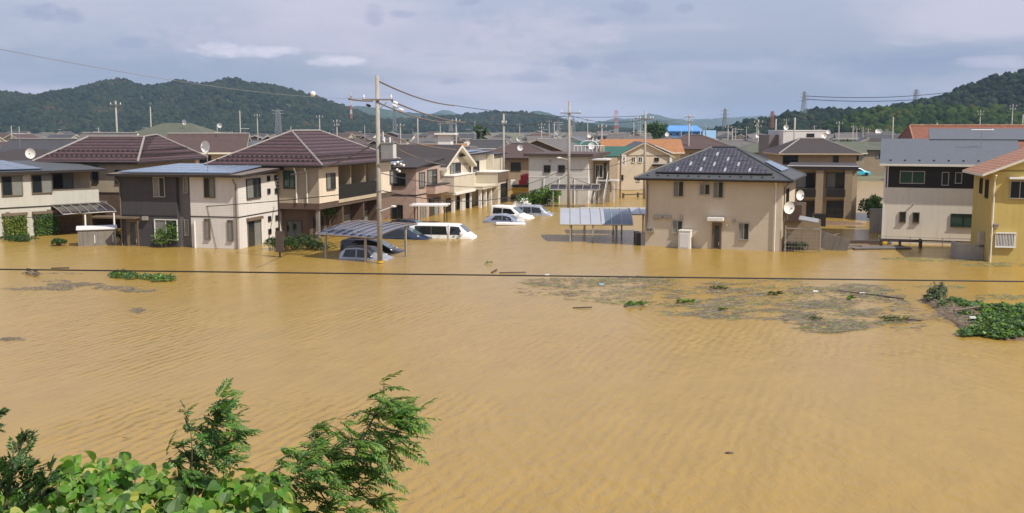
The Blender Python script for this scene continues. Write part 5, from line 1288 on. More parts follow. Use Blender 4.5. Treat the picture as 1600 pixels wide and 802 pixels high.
# dishes among the roofs
for (px, py, Y, r, l) in ((289,191,140,.36,'white satellite dish on the green-grey roof behind the leftmost purple roof'),(344,196,150,.36,'white satellite dish beside the blue panelled roof'),(48,240,104,.5,'white satellite dish on the roof at the far left'),
    (811,217,170,.42,'small white satellite dish left of the whitewashed block, upper one'),(813,231,140,.4,'small white satellite dish left of the whitewashed block, lower one'),(871,207,230,.5,'white satellite dish above the grey roofs left of the weathered pole'),
    (924,228,140,.45,'white satellite dish on the roof terrace right of the weathered pole'),(1042,210,300,.6,'white satellite dish left of the blue factory hall'),(1228,199,130,.32,'white satellite dish left above the white cube house'),(1370,205,190,.4,'left white satellite dish of the pair on the olive pyramid roof'),(1375,205,191,.4,'right white satellite dish of the pair on the olive pyramid roof'),
    (1287,212,132,.36,'white satellite dish on the right corner of the white cube house'),(1294,206,190,.4,'white satellite dish between the white cube house and the olive roofs'),(921,212,240,.5,'white satellite dish beyond the weathered pole, left of the banded mast'),(1184,212,170,.35,'white satellite dish on the pole right of the solar-tiled roof')):
    p = AT(px, py, Y); dish((p.x, p.y, p.z-.8), R(random.uniform(-30,20)), l, r=r, mast=.8)

# ================================================================ the town behind
WALLS = ['cream_stucco','tan_wall','white_stucco','tan_light','shade_beige','beige_siding','brown_wall','white_block']
RF = [('grey_tile','dark grey tiled'),('slate','slate grey'),('light_tile','pale grey tiled'),('brown_tile','brown tiled'),('dark_shingle','near-black'),('olive_roof','olive green'),('green_roof','deep green'),('orange_tile','orange tiled'),('blue_slate','blue-grey'),('terracotta','terracotta')]
protos = {}
def town_house(rk, kind, wm, name='town_house'):
    W, D = random.choice([(9,8),(10.5,8),(12,8.5),(8.5,9)]); ze = 4.7
    h = House(name, 'x', (0,-500), 0, W, D, group='houses packed across the town')
    h.wall([(0,W,0,D,-1.3,ze)], wm)
    rise = random.uniform(1.5, 2.1)
    if kind == 0: h.hip(0, W, 0, D, ze+.1, rise, oh=.6, m=rk, cap='light_tile' if 'tile' in rk else None, gutter=False)
    elif kind == 1: h.gable(0, W, 0, D, ze, rise, ohe=.6, ohg=.5, axis='x', m=rk, wm=wm, cap='ridge_cap' if 'tile' in rk else None)
    elif kind == 2: h.gable(0, W, 0, D, ze, rise, ohe=.6, ohg=.5, axis='y', m=rk, wm=wm, cap='ridge_cap' if 'tile' in rk else None)
    else:                                             # traditional: hip skirt with raised gable on top
        h.hip(0, W, 0, D, ze+.1, 1.0, oh=.8, m=rk, cap=None, gutter=False, ins=2.4, name='skirt_roof'); h.wall([(1.8,W-1.8,2,D-2,ze,5.7)], wm, 'upper_wall')
        h.gable(1.6, W-1.6, 1.6, D-1.6, 5.6, 1.35, ohe=.5, ohg=.6, axis='x', m=rk, wm='dark_wood', cap='ridge_cap', name='top_roof')
    for k in range(3):
        u = 1+k*(W-2.6)/2.2; h.winr('F', u, u+1.3, 3.0, 4.1, style=random.choice(['half','dark','rev']), sill=False)
        if k != 1: h.winr('F', u, u+1.5, .3, 1.7, style=random.choice(['half','dark']), sill=False)
    for y in (1.5, D-3): h.winr('R', y, y+1.3, 3.0, 4.1, off=W, style='dark', sill=False); h.winr('L', y, y+1.3, 3.0, 4.1, style='dark', sill=False)
    return h
KIND = ['hipped','gabled','side-gabled','layered traditional']
combos = []
random.seed(21)
for (rk, rn) in RF:
    ks = [0,1,2,3] if rk in ('grey_tile','light_tile','brown_tile') else ([0,1] if rk in ('slate','dark_shingle','olive_roof','blue_slate') else [1])
    for k in ks: combos.append((rk, rn, k))
for c in combos:
    w_c = random.choice(WALLS); h = town_house(c[0], c[2], 'tan_wall' if c[0] == 'olive_roof' else w_c); protos[c] = [h, False]
index_children()
near = [('white_siding',)]
items = []
def put(c, x, Y, rz, zoff, sc=1.0, wallm=None, label=None):
    h, used = protos[c]
    if not used: o = h.root; protos[c][1] = True
    else: o = copy_tree(h.root)
    o.location = (x - cos(rz)*h.W*.5*sc, Y, zoff); o.rotation_euler = (0,0,rz); o.scale = (sc,sc,sc)
    px, py = PX(x, Y, 6)
    if label: o['label'] = label
    else: items.append((o, '%s %s %s house %s' % ('near' if Y < 170 else ('middle' if Y < 300 else 'far'), c[1], KIND[c[2]].split(' ')[-1], where(px)), px))
    return o
wts = {'grey_tile':6,'slate':2.5,'light_tile':5,'brown_tile':4,'dark_shingle':3,'olive_roof':1.2,'green_roof':.4,'orange_tile':.15,'blue_slate':.8,'terracotta':.25}
def pickc(): return random.choices(combos, weights=[wts[c[0]] for c in combos])[0]
def C(rk, k): return [c for c in combos if c[0] == rk and c[2] == k][0]
# the ones the photograph shows clearly
S = [(C('dark_shingle',0),18,108,-8,0,1.0,'dark blue-black roofed house at the far left behind the clapboard house'),
     (C('grey_tile',1),60,126,-10,.0,1.08,'wide grey tiled gable house at the far left'),
     (C('light_tile',3),150,119,-6,1.0,1.0,'traditional house with layered pale tile roof behind the leftmost purple roof'),
     (C('olive_roof',0),258,138,-6,2.0,1.12,'house with big grey-green hipped roof behind the leftmost purple roof'),
     (C('brown_tile',1),318,128,8,1.5,1.02,'brown gabled house between the two purple roofs'),
     (C('slate',1),408,142,-10,.4,1.0,'slate gabled house just left of the second purple roof'),
     (C('dark_shingle',0),560,130,-6,.1,1.0,'near-black hipped house behind the tall near pole'),
     (C('brown_tile',0),806,143,-8,-.3,1.0,'brown hipped house right of the cream flat-roofed house'),
     (C('grey_tile',3),760,190,-6,-.2,.95,'large traditional house with layered dark tiles behind the cream flat-roofed house'),
     (C('light_tile',2),840,168,-30,0,1.0,'pale tiled side-gabled house left of the weathered pole'),
     (C('grey_tile',1),885,175,-12,-.2,.85,'dark tiled gable house right behind the whitewashed block'),
     (C('brown_tile',0),1085,165,-5,-.1,1.12,'wide brown tiled house left of the solar-tiled roof'),
     (C('light_tile',1),1165,178,-6,.0,1.0,'pale grey gabled house above the solar-tiled roof'),
     (C('olive_roof',0),1205,165,-4,.2,.95,'olive-roofed brown house left of the white cube house'),
     (C('olive_roof',1),1302,186,-4,.2,.9,'olive-roofed house right of the white cube house'),
     (C('olive_roof',0),1373,200,-4,.5,.85,'house with olive pyramid roof carrying two dishes'),
     (C('blue_slate',1),372,132,-6,3.2,.75,'small gabled house with blue solar roof between the purple roofs')]
placed = []
for (c, px, Y, a, zo, sc, l) in S:
    x = XAT(px, Y, 4); o_ = put(c, x, Y, R(a), min(zo, 0), sc, label=l); o_.scale.z = sc*(1+max(0, zo)/6.8); placed.append((x, Y+4*sc, 7*sc))
blk = [(hI.O.x+3.5, hI.O.y+6, 8), (hJ.O.x+5, hJ.O.y+6, 12), (XAT(945,158)+6, 162, 9), (hM.O.x+3, 104, 6), (XAT(1250,117),117,6), (XAT(1250,138),138,7), (XAT(1480,97),97,13), (XAT(1078,425),425,18), (hH.O.x-3, hH.O.y+4, 10), (hG.O.x, hG.O.y+8, 12)]
blk += [(q.O.x+q.u.x*q.W/2+q.n.x*q.D/2, q.O.y+q.u.y*q.W/2+q.n.y*q.D/2, 10) for q in (hC, hE, hL, hN, hO)]
Y = 112.0; rowi = 0; cnt = 0
while Y < 640 and cnt < 272:
    wpx = 12.0 + Y*.021; xl, xr = XAT(-60, Y), XAT(1660, Y); x = xl + random.uniform(0, wpx)
    while x < xr:
        yy = Y + random.uniform(-.25, .25)*(Y*.09); xx = x
        px = PX(xx, yy, 5)[0]
        road = (745 < px < 830 and yy < 150) or (1262 < px < 1430 and yy < 198) or (1305 < px < 1378 and yy < 300) or (925 < px < 1060 and yy < 160) or (yy < 118 and 120 < px < 740) or (yy < 125 and 1000 < px)
        ok_ = not road and all((xx-a)**2+(yy-bb)**2 > (r+5.0)**2 for a, bb, r in blk) and all((xx-a)**2+(yy-bb)**2 > (r+5)**2 for a, bb, r in placed)
        if ok_:
            zo = (0 if yy > 165 else -.9*(165-yy)/55) ; sc = random.uniform(.8, .98)
            put(pickc(), xx, yy, R(random.choice([GR, GR, GR+90, GR-90, 5])+random.uniform(-6,6)), zo+random.uniform(-.25,.35), sc); placed.append((xx, yy, 6*sc)); cnt += 1
        x += wpx*random.uniform(.85, 1.25)
    Y *= 1.105; Y += 3.5; rowi += 1
print('town houses', cnt)
for c, (h, used) in protos.items():
    if not used:
        for o in [h.root]+[k for k in bpy.data.objects if k.parent == h.root or (k.parent and k.parent.parent == h.root)]: bpy.data.objects.remove(o)
dedupe(items, 'house')
items = []
for k, (x, yy, r) in enumerate(placed[::4][:34]):
    px = PX(x, yy, 7)[0]
    if not 10 < px < 1590 or yy > 330: continue
    t = empty('tv_aerial', (x+random.uniform(-1.5,1.5), yy, 5.9), R(random.uniform(0,180)), 'x', 'aerial', 'television aerials on the roofs')
    zz = random.uniform(1.8, 2.8); MB().tube([(0,0,0),(0,0,zz)], .03, 5).build('mast', 'metal_grey', t)
    b = MB(); b.tube([(-.6,0,zz-.1),(.6,0,zz-.1)], .025, 4)
    for q in range(7): b.tube([(-.55+q*.18,-.3,zz-.1),(-.55+q*.18,.3,zz-.1)], .015, 4)
    b.build('antenna_boom', 'metal_white', t); items.append((t, 'thin television aerial on a %s roof %s' % ('near' if yy < 170 else 'distant', where(px)), px))
dedupe(items, 'aerial')
# roof clutter: white rooftop cabin and railings seen in the middle
p = AT(693, 212, 150)
t = empty('rooftop_cabin', (p.x, p.y, 0), R(-8), 'white rooftop cabin with flat canopy above the dark shingle roof', 'cabin')
MB().box(-.8,1.0,0,2.2,4.6,7.6).build('wall', 'frame_white', t); MB().box(-1.3,1.7,-.4,2.4,7.6,7.85).build('canopy', 'frame_white', t); MB().box(-3,4,-.5,6,-1,5.9).build('lower_wall', 'midgrey_siding', t)
p = AT(926, 232, 133)
t = empty('roof_terrace', (p.x, p.y, 0), R(-6), 'house with white railed roof terrace right of the weathered pole', 'house')
MB().box(-2.4,1.5,0,6,-1.2,5.3).build('wall', 'tan_light', t)
b = MB()
for k in range(9): b.tube([(-2.4+k*.48,.05,5.3),(-2.4+k*.48,.05,6.3)], .04, 4)
b.tube([(-2.4,.05,6.3),(1.5,.05,6.3)], .05, 4); b.build('railing', 'metal_white', t)
b = MB(); b.tube([(-2.6+q*.0,1.5,5.4) for q in (0,1)], .01); b = MB()
for k in range(9): a = pi*k/8; a2 = pi*(k+1)/8
b.tube([(-1.2*cos(pi*k/8)-.5,1.5,6.2+.8*sin(pi*k/8)) for k in range(9)], .05, 5); b.build('arch_frame', 'metal_white', t)
for k in range(2): MB().box(-2+k*1.6,-2+k*1.6+1.0,-.04,-.0,3.2,4.4).build('window', 'glass_dark', t)

# ================================================================ plants
rnd = random.Random(5)
def leaf_quads(V, Fc, p, d, s, n, l, w, fold=.18):
    """one folded pointed leaf: base p, direction d, side s, normal n"""
    b = len(V); m = p+d*l*.45
    V += [tuple(p), tuple(m-s*w*.5+n*fold*w), tuple(p+d*l-n*.12*l), tuple(m+s*w*.5+n*fold*w)]
    Fc += [(b,b+1,b+2),(b,b+2,b+3)]
def mesh_obj(name, V, Fc, m, parent=None, smooth=False, midx=None):
    me = bpy.data.meshes.new(name); me.from_pydata(V, [], Fc)
    for q in (m if isinstance(m, list) else [m]): me.materials.append(M(q))
    if midx: me.polygons.foreach_set('material_index', midx)
    if smooth: me.polygons.foreach_set('use_smooth', [True]*len(Fc))
    o = bpy.data.objects.new(name, me); COL.objects.link(o)
    if parent: o.parent = parent
    return o
def rv(r=rnd): 
    while True:
        v = Vector((r.uniform(-1,1), r.uniform(-1,1), r.uniform(-1,1)))
        if .05 < v.length < 1: return v.normalized()
def bush(name, label, loc, rx, ry, rz_, n, leaf, mats, cat='bush', group=None, zc=.3, stems=5, lobes=6):
    t = empty(name, loc, 0, label, cat, group)
    V, Fc, mi = [], [], []
    L_ = [(Vector((rnd.uniform(-.65,.65)*rx, rnd.uniform(-.6,.6)*ry, rz_*rnd.uniform(.1,.6))), rnd.uniform(.35,.6)) for _ in range(lobes)]
    for i in range(n):
        c, rr = rnd.choice(L_); d = rv(); d.z = abs(d.z)*.9-.15
        p = c+Vector((d.x*rx*rr, d.y*ry*rr, d.z*rz_*rr*1.1))*rnd.uniform(.7,1.08)
        if p.z < -.1: p.z = rnd.uniform(0,.15)
        q = (rv()+Vector((0,0,.3))+d*.5).normalized(); s = q.cross(rv()).normalized(); l = leaf*rnd.uniform(.6,1.3); k0 = len(Fc)
        leaf_quads(V, Fc, p, q, s, q.cross(s), l, l*.6); mi += [rnd.randrange(len(mats))]*(len(Fc)-k0)
    mesh_obj('foliage', V, Fc, mats, t, midx=mi)
    b = MB()
    for k in range(stems): 
        a = rnd.uniform(0,6.28); b.tube([(0,0,-1.0),(cos(a)*rx*.25, sin(a)*ry*.25, rz_*.3),(cos(a)*rx*.5, sin(a)*ry*.5, rz_*.75)], .03, 5, 0, .01)
    b.build('stem', 'bark', t)
    return t
bush('green_bush', 'big bright green bush in the water beside the whitewashed block', G(852,320)+Vector((0,.6,0)), 1.9, 1.3, 2.1, 1500, .26, ['leaf_bright','leaf_mid'])
bush('green_bush', 'darker layered green bush right of the yellow work truck', G(832,323)+Vector((0,.3,0)), 1.7, 1.3, 1.9, 1300, .28, ['leaf_mid','leaf_bright','leaf_dark'])
bush('climbing_shrub', 'yellow-green shrub growing against the charcoal wall', hC.O+hC.u*3.75+hC.n*(-.5), .95, .45, 1.9, 650, .16, ['leaf_bright','leaf_mid'])
def wall_creeper(label, px0, px1, mats, n):
    u0, u1 = hA.pix('F', px0, 355)[0], hA.pix('F', px1, 355)[0]; t = empty('creeper', hA.O+hA.u*u0, hA.a, label, 'creeper'); V, Fc, mi = [], [], []; w_ = u1-u0
    for i in range(n):
        x, z = rnd.uniform(-.1, w_+.1), rnd.uniform(-.1, 1.75)+.08*mn.noise(Vector((i*.1,0,0)))
        edge = .12*mn.noise(Vector((z*2.5, px0, 1))); x = min(w_+.05+edge, max(-.05-edge, x)); y = -.1-rnd.random()*(.3-.1*z/1.7)-.12*abs(mn.noise(Vector((x*1.7, z*1.7, px0))))
        q = Vector((rnd.uniform(-.6,.6), rnd.uniform(-.8,.1), rnd.uniform(-1,.2))).normalized(); s_ = q.cross(rv()).normalized(); l = .15*rnd.uniform(.6,1.3); k0 = len(Fc)
        leaf_quads(V, Fc, Vector((x,y,z)), q, s_, q.cross(s_), l, l*.6); mi += [rnd.randrange(len(mats))]*(len(Fc)-k0)
    mesh_obj('foliage', V, Fc, mats, t, midx=mi); b = MB()
    for k in range(5): b.tube([(w_*k/4,-.1,-1),(w_*k/4+.1,-.14,.8),(w_*k/4,-.12,1.7)], .015, 4)
    b.build('stem', 'bark', t)
wall_creeper('yellowish green creeper covering the left ground floor window of the clapboard house', 7, 39, ['leaf_bright','leaf_yellow','leaf_mid'], 1500)
wall_creeper('green creeper covering the right ground floor window of the clapboard house', 55, 88, ['leaf_bright','leaf_mid','leaf_mid'], 1500)
for i, (px, py, r, z_, l) in enumerate([(425,390,.8,.75,'hedge clump right of the black service post'),(447,393,.9,.8,'rounded hedge clump left of the service post box'),(466,391,.9,.8,'hedge clump in the middle of the row before the flats'),(485,389,.8,.85,'hedge clump left of the plastic carport'),(500,392,.9,.6,'low hedge clump under the left end of the plastic carport'),(40,377,1.2,.35,'low weeds by the wall of the clapboard house'),(14,375,1.0,.3,'low weeds at the left picture edge'),(92,384,.5,.45,'small clump left of the metal storage shed'),(175,378,.8,.9,'leafy clump between storage shed and charcoal wall')]):
    bush('hedge_clump', l, G(px,py), r*1.15, .7, z_*1.35, 800, .13, ['leaf_dark','leaf_mid'], cat='hedge', group='clumps before the houses')
def tree(name, label, loc, ht, cr, n, leaf, mats, group=None, zb=-1.2):
    t = empty(name, loc, 0, label, 'tree', group)
    b = MB(); b.tube([(0,0,zb),(.05,0,ht*.4),(0,.05,ht*.75)], .09, 7, 0, .03)
    for k in range(6):
        a = k*1.05; b.tube([(0,0,ht*.35+.06*k),(cos(a)*cr*.6, sin(a)*cr*.6, ht*.6+.08*k)], .035, 5, 0, .01)
    b.build('trunk', 'bark', t)
    V, Fc, mi = [], [], []
    L_ = [(Vector((rnd.uniform(-.6,.6)*cr, rnd.uniform(-.6,.6)*cr, ht*rnd.uniform(.55,.95))), rnd.uniform(.25,.5)*cr) for _ in range(10)]
    for i in range(n):
        c, rr = rnd.choice(L_); p = c+rv()*rr*rnd.uniform(.6,1.05); q = rv(); s = q.cross(rv()).normalized(); l = leaf*rnd.uniform(.6,1.3); k0 = len(Fc)
        leaf_quads(V, Fc, p, q, s, q.cross(s), l, l*.6); mi += [rnd.randrange(len(mats))]*(len(Fc)-k0)
    mesh_obj('crown', V, Fc, mats, t, midx=mi); return t
tree('garden_tree', 'small bright green garden tree before the porch of the purple-roofed flats', G(515,368)+Vector((0,0,0)), 2.9, .85, 700, .16, ['leaf_bright','leaf_mid'])
tree('garden_tree', 'dark narrow tree in the gap left of the black-banded house', Vector((XAT(1366,88),88,0)), 2.9, .75, 1300, .2, ['leaf_dark','leaf_mid'])
tree('garden_tree', 'dark leafy tree before the olive pyramid roof', Vector((XAT(1328,192),192,0)), 4.2, 1.6, 900, .35, ['leaf_dark','leaf_mid'], zb=0)
for i, (px, Y, z_, c, l) in enumerate([(1018,330,9.2,3.5,'dark conifer clump right of the slender pole, left one'),(1030,332,9.6,3.5,'dark conifer clump left of the blue factory hall'),(751,300,9.5,2.0,'lone pointed conifer above the traditional dark roofs'),(1324,200,5.5,3.0,'round tree between the olive roofs')]):
    tree('distant_tree', l, Vector((XAT(px,Y),Y,0)), z_, c, 700, .9, ['leaf_dark','leaf_mid'], zb=0, group='trees among the roofs')
bush('dark_bush', 'dark bush mass in the shadowed gap left of the black-banded house', Vector((XAT(1364,96),96,0)), .9, 2.2, 2.2, 1600, .22, ['leaf_dark','leaf_deep'])
bush('potted_plant', 'yellow-leaved vine climbing the wire fence right of the beige house', G(1256,389)+Vector((0,.4,0)), 1.0, .4, 2.3, 420, .2, ['leaf_mid','leaf_yellow'], cat='vine')
bush('driftwood_heap', 'heap of washed-up twigs at the foot of the wire fence', G(1246,391), 1.2, .4, .5, 400, .22, ['leaf_dry','leaf_mid'], cat='debris heap')

# wire fence, pergola and wreckage between the beige house and the black-banded house
p = hL.O + hL.u*(hL.W+.25) + hL.n*(-.1)
t = empty('garden_fence', p, hL.a+.03, 'wire mesh fence with a sloping corrugated roof, right of the beige house', 'fence')
b = MB()
for x in (0, 2.35): b.box(x, x+.08, 0, .08, -1.2, 1.85)
b.box(0,2.43,.0,.08,1.62,1.7); b.build('fence_frame', 'frame_silver', t)
b = MB()
for k in range(12): b.tube([(.1+k*.2,.04,-.6),(.1+k*.2,.04,1.6)], .009, 4)
for k in range(8): b.tube([(0,.04,-.1+k*.24),(2.4,.04,-.1+k*.24)], .009, 4)
b.build('wire_mesh', 'metal_grey', t)
b = MB(); b.slab([(.9,-.1,2.3),(2.2,-.1,2.1),(2.2,1.0,2.25),(.9,1.0,2.45)], .05)
for k in range(10): b.tube([(.9,-.1+k*.11,2.32+k*.017),(2.2,-.1+k*.11,2.12+k*.017)], .03, 4)
b.build('corrugated_roof', 'metal_grey', t)
MB().box(0,2.3,1.6,1.7,-1.2,2.2).build('back_screen', 'tan_wall', t)
for (px, py, dx, dy, w_, d_, hh, ang, tl, m, nm, l, c) in [
    (1292,391,0,0,2.6,.08,1.15,-.35,.5,'concrete_dark','leaning_panel','grey panel leaning out of the water right of the wire fence','panel'),
    (1330,388,0,.4,3.2,2.2,.1,-.05,.04,'wood','broken_deck','broken brown timber deck afloat among the wreckage','deck'),
    (1372,388,0,0,4.2,1.7,.09,.1,.0,'light_tile','floating_raft','wide grey board raft afloat before the white wall','raft'),
    (1352,383,0,.5,2.4,.5,.28,0,0,'dark_wood','bench_seat','low dark bench sticking out of the water','bench')]:
    o = MB().box(-w_/2,w_/2,-d_/2,d_/2,0,hh).build(nm, m, None, loc=G(px,py)+Vector((dx,dy,.02))); o.rotation_euler = (tl if hh < 1 else 0, 0 if hh < 1 else .28, ang); tag(o, l, c)
t = empty('timber_stand', G(1398,387.5)+Vector((0,.2,0)), R(-16), 'dark timber frame standing half sunk against the white wall', 'stand')
for (x0,x1,y0,y1,z0,z1,nm) in ((-.9,1.9,0,.1,.42,.52,'front_rail'),(-.9,1.9,1.0,1.1,.42,.52,'back_rail'),(-.9,-.78,-.01,1.12,-1,.58,'leg'),(1.78,1.92,-.02,1.12,-1,.6,'leg'),(.4,.5,.01,1.09,-1,.41,'leg')): MB().box(x0,x1,y0,y1,z0,z1).build(nm, 'dark_wood', t)
o = MB().sphere((0,0,.15), .3, sq=(1.3,.8,.8)).build('yellow_float', 'yellow_paint', None, loc=G(1380,382)); tag(o, 'small yellow float washed against the timber frame', 'float')
o = MB().sphere((0,0,.15), .24, sq=(1.3,.8,.8)).build('blue_float', 'solar_pale', None, loc=G(1386,382)+Vector((.1,0,0))); tag(o, 'small pale blue float right of the yellow one', 'float')
for (a, c, r, l) in (((1305,378,.5),(1324,391,.0),.05,'brown pole slanting down into the water before the deck'),((1283,384,.6),(1310,380,.7),.04,'pale stick resting on the leaning panel'),((1322,386,.1),(1347,388,.15),.05,'dark plank lying across the broken deck')):
    P0 = G(a[0],a[1])+Vector((0,0,a[2])); P1 = G(c[0],c[1])+Vector((0,0,c[2])); o = MB().tube([P0,P1], r, 6).build('timber_pole', 'wood'); tag(o, l, 'pole')
p = Vector((XAT(1300,92.5), 92.5, 0))
bm_ = MB(); bm_.sphere((0,0,-.05), 1, sq=(3.0,2.0,.22), n=24, k=8); o = bm_.build('mud_bank', 'mud', None, smooth=True, loc=p); tag(o, 'brown mud bank before the tan flats', kind='structure')
o = MB().box(-.5,.5,-.4,.4,-.3,1.0).build('wheelie_bin', 'black_rubber', None, loc=Vector((XAT(1279,90),90,.1))); tag(o, 'dark bin standing in the water left of the mud bank', 'bin')
t = empty('garden_wall', (XAT(1366,84.5),84.5,0), R(-16), 'low tan garden wall left of the black-banded house', 'wall'); MB().box(-.4,.9,-.08,.08,-1.3,1.9).build('wall_panel', 'concrete', t); MB().box(-.45,.95,-.12,.12,1.9,1.97).build('coping', 'metal_grey', t)
# road rail before the cream gable building
t = empty('guard_rail', G(973,309), R(28), 'dark low guard rail slanting across the flooded road below the signpost', 'guard rail')
for k in range(4): MB().box(k*2.2,k*2.2+.18,-.1,.1,-1.2,.55).build('post', 'dark_wood', t)
MB().box(0,6.8,-.05,.05,.28,.42).build('rail', 'dark_wood', t)
t = empty('mesh_fence', hN.O+hN.u*(-.2)+hN.n*(-1.3), hN.a, 'low wire fence along the foot of the white wall', 'fence')
b = MB(); b.tube([(0,0,.62),(6.6,0,.62)], .02, 4); b.tube([(0,0,.3),(6.6,0,.3)], .012, 4); b.build('rail_wire', 'metal_grey', t)
for k in range(4): MB().tube([(k*2.2,0,-1),(k*2.2,0,.66)], .025, 5).build('post', 'metal_grey', t)

# right hand mud island with leafy creepers
poly = [(1440,468),(1462,461),(1490,466),(1540,476),(1625,484),(1625,536),(1590,535),(1545,528),(1500,522),(1490,508),(1462,490)]
c = sum((G(*q) for q in poly), Vector())/len(poly)
b = MB(); n_ = len(poly); ring = [G(*q) for q in poly]
def isl(u, k): q = ring[k%n_]; q2 = ring[(k+1)%n_]; return q
den = []
for k in range(n_):
    for j in range(3): den.append(ring[k].lerp(ring[(k+1)%n_], j/3)+Vector((rnd.uniform(-.15,.15), rnd.uniform(-.25,.25), 0)))
V = []; Fc = []; lev = [(1.06,-.12),(.95,.02),(.8,.07),(.6,.11),(.4,.14),(0.02,.15)]; nn = len(den)
for (f, z_) in lev:
    for q in den: p = c+(q-c)*f; V.append((p.x, p.y, z_+(.09*mn.noise(p*1.9)+.05*mn.noise(p*5) if z_ > 0 else 0)))
for a in range(len(lev)-1):
    for k in range(nn): Fc.append((a*nn+k, a*nn+(k+1)%nn, (a+1)*nn+(k+1)%nn, (a+1)*nn+k))
o = mesh_obj('mud_island', V, Fc, 'mud', smooth=True); tag(o, 'low brown mud island at the right edge', kind='structure')
def creeper_patch(name, label, blobs, n, leaf, mats, cat, hz=.35):
    t = empty(name, G(*blobs[0][:2]), 0, label, cat); o0 = t.location; V, Fc, mi = [], [], []
    tot = sum(q[2]*q[3] for q in blobs)
    for (px, py, rx, ry) in blobs:
        for i in range(int(n*rx*ry/tot)):
            a = rnd.uniform(0,6.28); r = sqrt(rnd.random()); g = G(px+rx*r*cos(a), py+ry*r*sin(a))
            hgt = hz*(.4+.9*abs(mn.noise(g*.9)))*(1-r*r*.6); p = g-o0+Vector((0,0,.05+hgt*rnd.uniform(.3,1.1)))
            q = (rv()+Vector((0,0,.1))).normalized(); q.z *= .5; s = q.cross(Vector((0,0,1))+rv()*.5).normalized(); l = leaf*rnd.uniform(.6,1.3); k0 = len(Fc)
            leaf_quads(V, Fc, p, q, s, q.cross(s), l, l*.85); mi += [rnd.randrange(len(mats))]*(len(Fc)-k0)
    mesh_obj('foliage', V, Fc, mats, t, midx=mi)
    b = MB()
    for (px, py, rx, ry) in blobs[:6]: g = G(px,py)-o0; b.tube([g+Vector((-.4,0,.02)), g+Vector((0,.1,.2)), g+Vector((.4,0,.05))], .02, 4)
    b.build('vine_stem', 'bark', t); return t
creeper_patch('creeper_patch', 'large mat of leafy green creeper covering the mud island at the right edge', [(1490,474,10,3),(1500,478,14,5),(1475,482,8,3),(1505,497,12,3),(1520,483,22,7),(1560,490,34,10),(1600,490,20,10),(1545,505,36,9),(1590,512,34,14),(1570,524,34,8),(1530,522,24,5),(1510,524,14,4),(1620,500,20,20)], 6800, .19, ['leaf_bright','leaf_mid','leaf_mid','leaf_dark'], 'creeper', .5)
creeper_patch('weed_clump', 'round grey-brown and green weed clump at the tip of the mud island', [(1463,467,14,7),(1470,461,8,6),(1458,472,14,4)], 900, .16, ['leaf_dry','leaf_mid','leaf_dark'], 'weed clump', .9)
creeper_patch('weed_clump', 'low floating creeper clump with thin stakes, left half of its row', [(188,431,17,5),(205,434,12,4)], 700, .16, ['leaf_mid','leaf_dark','leaf_bright'], 'weed clump', .35)
creeper_patch('weed_clump', 'low floating creeper clump with thin stakes, right half of its row', [(228,435,10,3),(248,437,16,5),(265,438,10,3)], 700, .16, ['leaf_mid','leaf_dark','leaf_bright'], 'weed clump', .35)
creeper_patch('weed_clump', 'small brown weed clump near the left picture edge', [(56,430,5,3),(44,428,3,3)], 160, .16, ['leaf_dry','scum'], 'weed clump', .4)
for i, (px, py) in enumerate([(171,436),(185,434),(200,436),(207,434),(217,436),(225,437),(241,438),(263,440),(276,441)]):
    g = G(px, py); o = MB().tube([g+Vector((0,0,-.6)), g+Vector((rnd.uniform(-.05,.05),0,.55))], .012, 5).build('garden_stake', 'metal_grey'); tag(o, 'thin stake standing in the water among the floating creepers', 'stake', 'stakes among the floating creepers')

# floating litter: mats of stalks and grass on the water
def litter(name, label, ells, n, mats, wts_, lmin, lmax, kind='stuff', thr=-.12, st=1, zz=0):
    V, Fc, mi = [], [], []; tot = sum(e[2]*e[3]*e[4] for e in ells)
    for (px, py, rx, ry, dn) in ells:
        k = 0; want = int(n*rx*ry*dn/tot); tries = 0
        while k < want and tries < want*12:
            tries += 1; a = rnd.uniform(0,6.28); r = sqrt(rnd.random()); g = G(px+rx*r*cos(a), py+ry*r*sin(a))
            if .8*mn.noise(Vector((g.x*.5+7, g.y*.8, 2.3)))+.8*mn.noise(Vector((g.x*2.2, g.y*4.0, 5.3))) < thr+r*.15+rnd.gauss(0,.22): continue
            th = rnd.gauss(.1, .5); d = Vector((cos(th), sin(th), 0)); s = Vector((-d.y, d.x, 0)); l = rnd.uniform(lmin,lmax)*rnd.random()**.7+.03; w_ = rnd.uniform(.006,.02)*st
            b = len(V); z0 = zz+.008+rnd.random()*.02
            bend = s*rnd.uniform(-.25,.25)*l
            pts = [g-d*l*.5, g+bend, g+d*l*.5]
            for q, ww in zip(pts, (.4,1,.3)): V.append((q.x-s.x*w_*ww, q.y-s.y*w_*ww, z0+rnd.random()*.01)); V.append((q.x+s.x*w_*ww, q.y+s.y*w_*ww, z0+rnd.random()*.03))
            Fc += [(b,b+1,b+3,b+2),(b+2,b+3,b+5,b+4)]; mi += [rnd.choices(range(len(mats)), wts_)[0]]*2; k += 1
    return tag(mesh_obj(name, V, Fc, mats, midx=mi), label, kind=kind)
mat('litter_grey', (.12,.095,.08), .7, .3, 3); mat('litter_olive', (.11,.11,.035), .7, .3, 3)
litter('floating_litter', 'mats of dead stalks and grass drifting in mid water', [(930,442,120,8,1.3),(1000,436,60,5,1.0),(1010,458,150,20,.55),(1180,450,90,16,.8),(1170,480,120,22,.8),(1330,480,90,36,1.1),(1290,500,70,22,1.1),(1340,455,70,10,.9),(1420,500,30,25,.4),(1100,480,110,16,.5),(860,452,60,14,.25),(1270,455,40,8,.8)], 7500, ['litter_grey','scum','litter_olive','scum_green'], [5,3,3,1.6], .12, 1.0, thr=.0)
